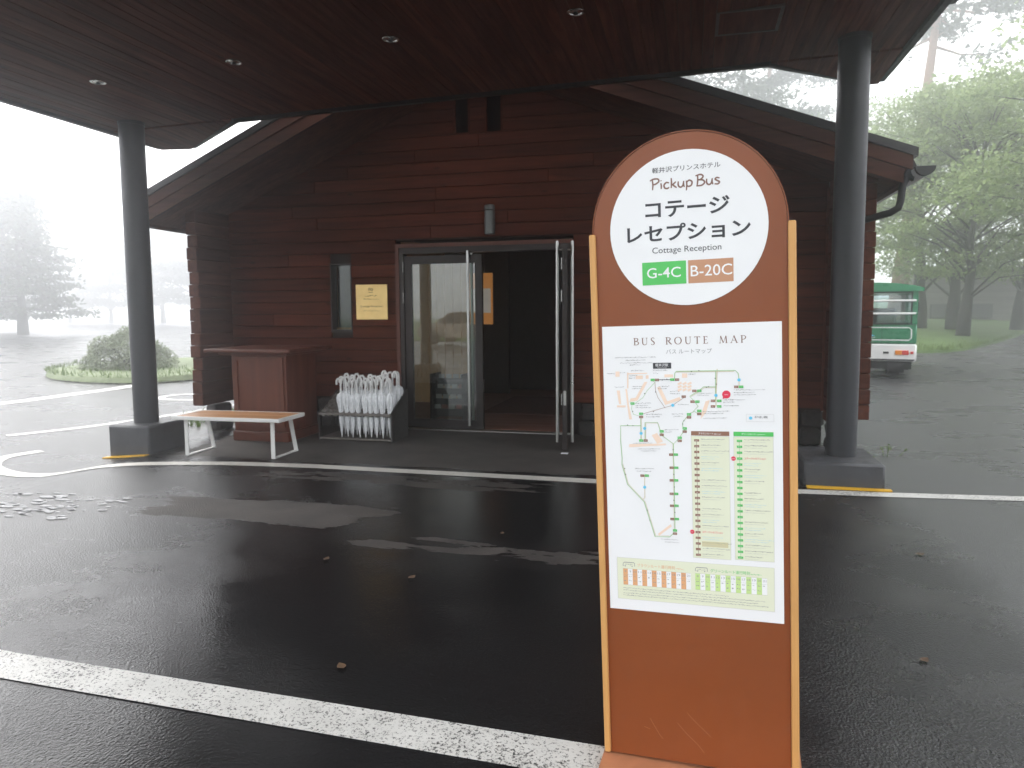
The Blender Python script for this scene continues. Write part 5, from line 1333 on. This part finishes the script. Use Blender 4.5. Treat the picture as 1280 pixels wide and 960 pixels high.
# rounded bush on the island
bt_ = thing('bush', (-13.75, 15.0, .08), 'rounded clipped bush fading into the fog by the left column', 'bush')
nr = np.random.RandomState(77); nl = 9000
d = nr.normal(0, 1, (nl, 3)); d /= np.linalg.norm(d, axis=1)[:, None]; d[:, 2] = np.abs(d[:, 2])
lump = .96 + .10 * np.sin(d[:, 1] * 3.1 + 2) * np.sin(d[:, 0] * 2.7) + .09 * np.sin(d[:, 0] * 9 + d[:, 2] * 8) + .10 * np.sin(d[:, 0] * 5 + 1) * np.cos(d[:, 1] * 6) + .06 * np.sin(d[:, 2] * 11 + d[:, 0] * 7)
rr = nr.uniform(.70, 1.06, nl) ** .5 * lump
pos = d * rr[:, None] * np.array([1.0, 1.0, 1.0]); pos[:, 2] = np.maximum(pos[:, 2], .03)
a = nr.uniform(0, 6.283, nl); s_ = .075 * nr.uniform(.6, 1.3, nl); tl = nr.normal(.3, .6, nl)
U = np.stack([np.cos(a) * np.cos(tl), np.sin(a) * np.cos(tl), np.sin(tl)], 1) * s_[:, None]
W_ = np.stack([-np.sin(a), np.cos(a), nr.normal(0, .4, nl)], 1) * (s_ * .55)[:, None]
V = np.stack([pos - U * .5, pos + W_ * .5, pos + U * .5, pos - W_ * .5], 1).reshape(-1, 3)
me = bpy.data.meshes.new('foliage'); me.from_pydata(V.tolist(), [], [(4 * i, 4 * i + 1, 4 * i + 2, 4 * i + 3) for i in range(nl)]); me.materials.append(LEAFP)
o = bpy.data.objects.new('foliage', me); COL.objects.link(o); o.parent = bt_
m = MB()
for k in range(14):
    a = k * .9; m.tube([(0, 0, 0), (.3 * math.cos(a), .3 * math.sin(a), .4), (.6 * math.cos(a), .6 * math.sin(a), .5 + .2 * (k % 3) / 2)], [.03, .02, .008], 6)
m.build('stems', BARK, bt_, True)

# ================================================================ CABIN BEHIND THE TREES
cb = thing('cabin', (18.0, 52, .6), 'grey boarded cabin half hidden behind the trees on the grass bank', 'cabin')
for k in range(12):
    MB().box(14.6, 21.5, 52 + random.uniform(-.01, .01), 52.06, .6 + k * .26, .6 + k * .26 + .25, .01).build('board', CABIN, cb)
MB().box(14.62, 21.48, 52.065, 57, .5, 3.7).build('wall', CABIN, cb)
MB().prism([(14.0, 51.2, 3.72), (22.1, 51.2, 3.72), (22.1, 51.2, 3.95), (14.0, 51.2, 3.95)], (0, 6.6, 0)).build('roof', ROOFM, cb)
wf_ = MB().box(15.0, 18.6, 51.9, 51.985, .75, 1.7).build('window', BLACKM, cb)
for k in range(3): MB().box(15.1 + k * 1.17, 16.15 + k * 1.17, 51.86, 51.895, .83, 1.62).build('pane', TYREG, wf_)

# ================================================================ PARKED CAR (behind the camera, mirrored in the door glass)
ct = thing('parked_car', (-9.5, -13.5, 0), 'beige parked car behind the camera mirrored in the door glass', 'car', rz=R(8))
side = [(-2.1, .32), (-2.15, .62), (-2.0, .82), (-1.25, .92), (-.55, 1.40), (.75, 1.45), (1.55, .98), (2.05, .92), (2.15, .6), (2.1, .32)]
MB().prism([(x_, -.82, z_) for x_, z_ in side], (0, 1.64, 0)).build('body', CARP, ct, True, smooth=True)
for yy in (-.827, .822):
    MB().prism([(x_, yy, z_) for x_, z_ in ((-1.05, .95), (-.48, 1.35), (.05, 1.38), (.05, .95))], (0, .005, 0)).build('side_window', TYREG, ct, True)
    MB().prism([(x_, yy, z_) for x_, z_ in ((.12, .95), (.12, 1.38), (.70, 1.38), (1.30, .98))], (0, .005, 0)).build('side_window', TYREG, ct, True)
for wx in (-1.35, 1.35):
    for wy in (-.80, .80):
        m = MB().lathe([(.20, -.1), (.31, -.1), (.32, 0), (.31, .1), (.20, .1)], (0, 0, 0), 20); m.v = [(wx + p[0], wy + p[2], .32 + p[1]) for p in m.v]
        wo = m.build('wheel', RUBBER, ct, True, smooth=True)
        m = MB().lathe([(.20, -.09), (.20, .09)], (0, 0, 0), 16); m.v = [(wx + p[0], wy + p[2], .32 + p[1]) for p in m.v]
        m.build('rim', STEEL, wo, True, smooth=True)

# ================================================================ FOG
hz_ = MB().box(GX0 - 5, GX1 + 5, GY0 - 5, GY1 + 5, -1.1, 31)
hm = bpy.data.materials.new('fog'); hm.use_nodes = True
n = hm.node_tree; n.nodes.remove(n.nodes['Principled BSDF'])
pv = n.nodes.new('ShaderNodeVolumePrincipled')
pv.inputs['Color'].default_value = (.97, .98, 1, 1); pv.inputs['Density'].default_value = FOG
pv.inputs['Anisotropy'].default_value = .87
n.links.new(pv.outputs[0], n.nodes['Material Output'].inputs['Volume'])
hz_.build('haze', hm, kind='stuff')
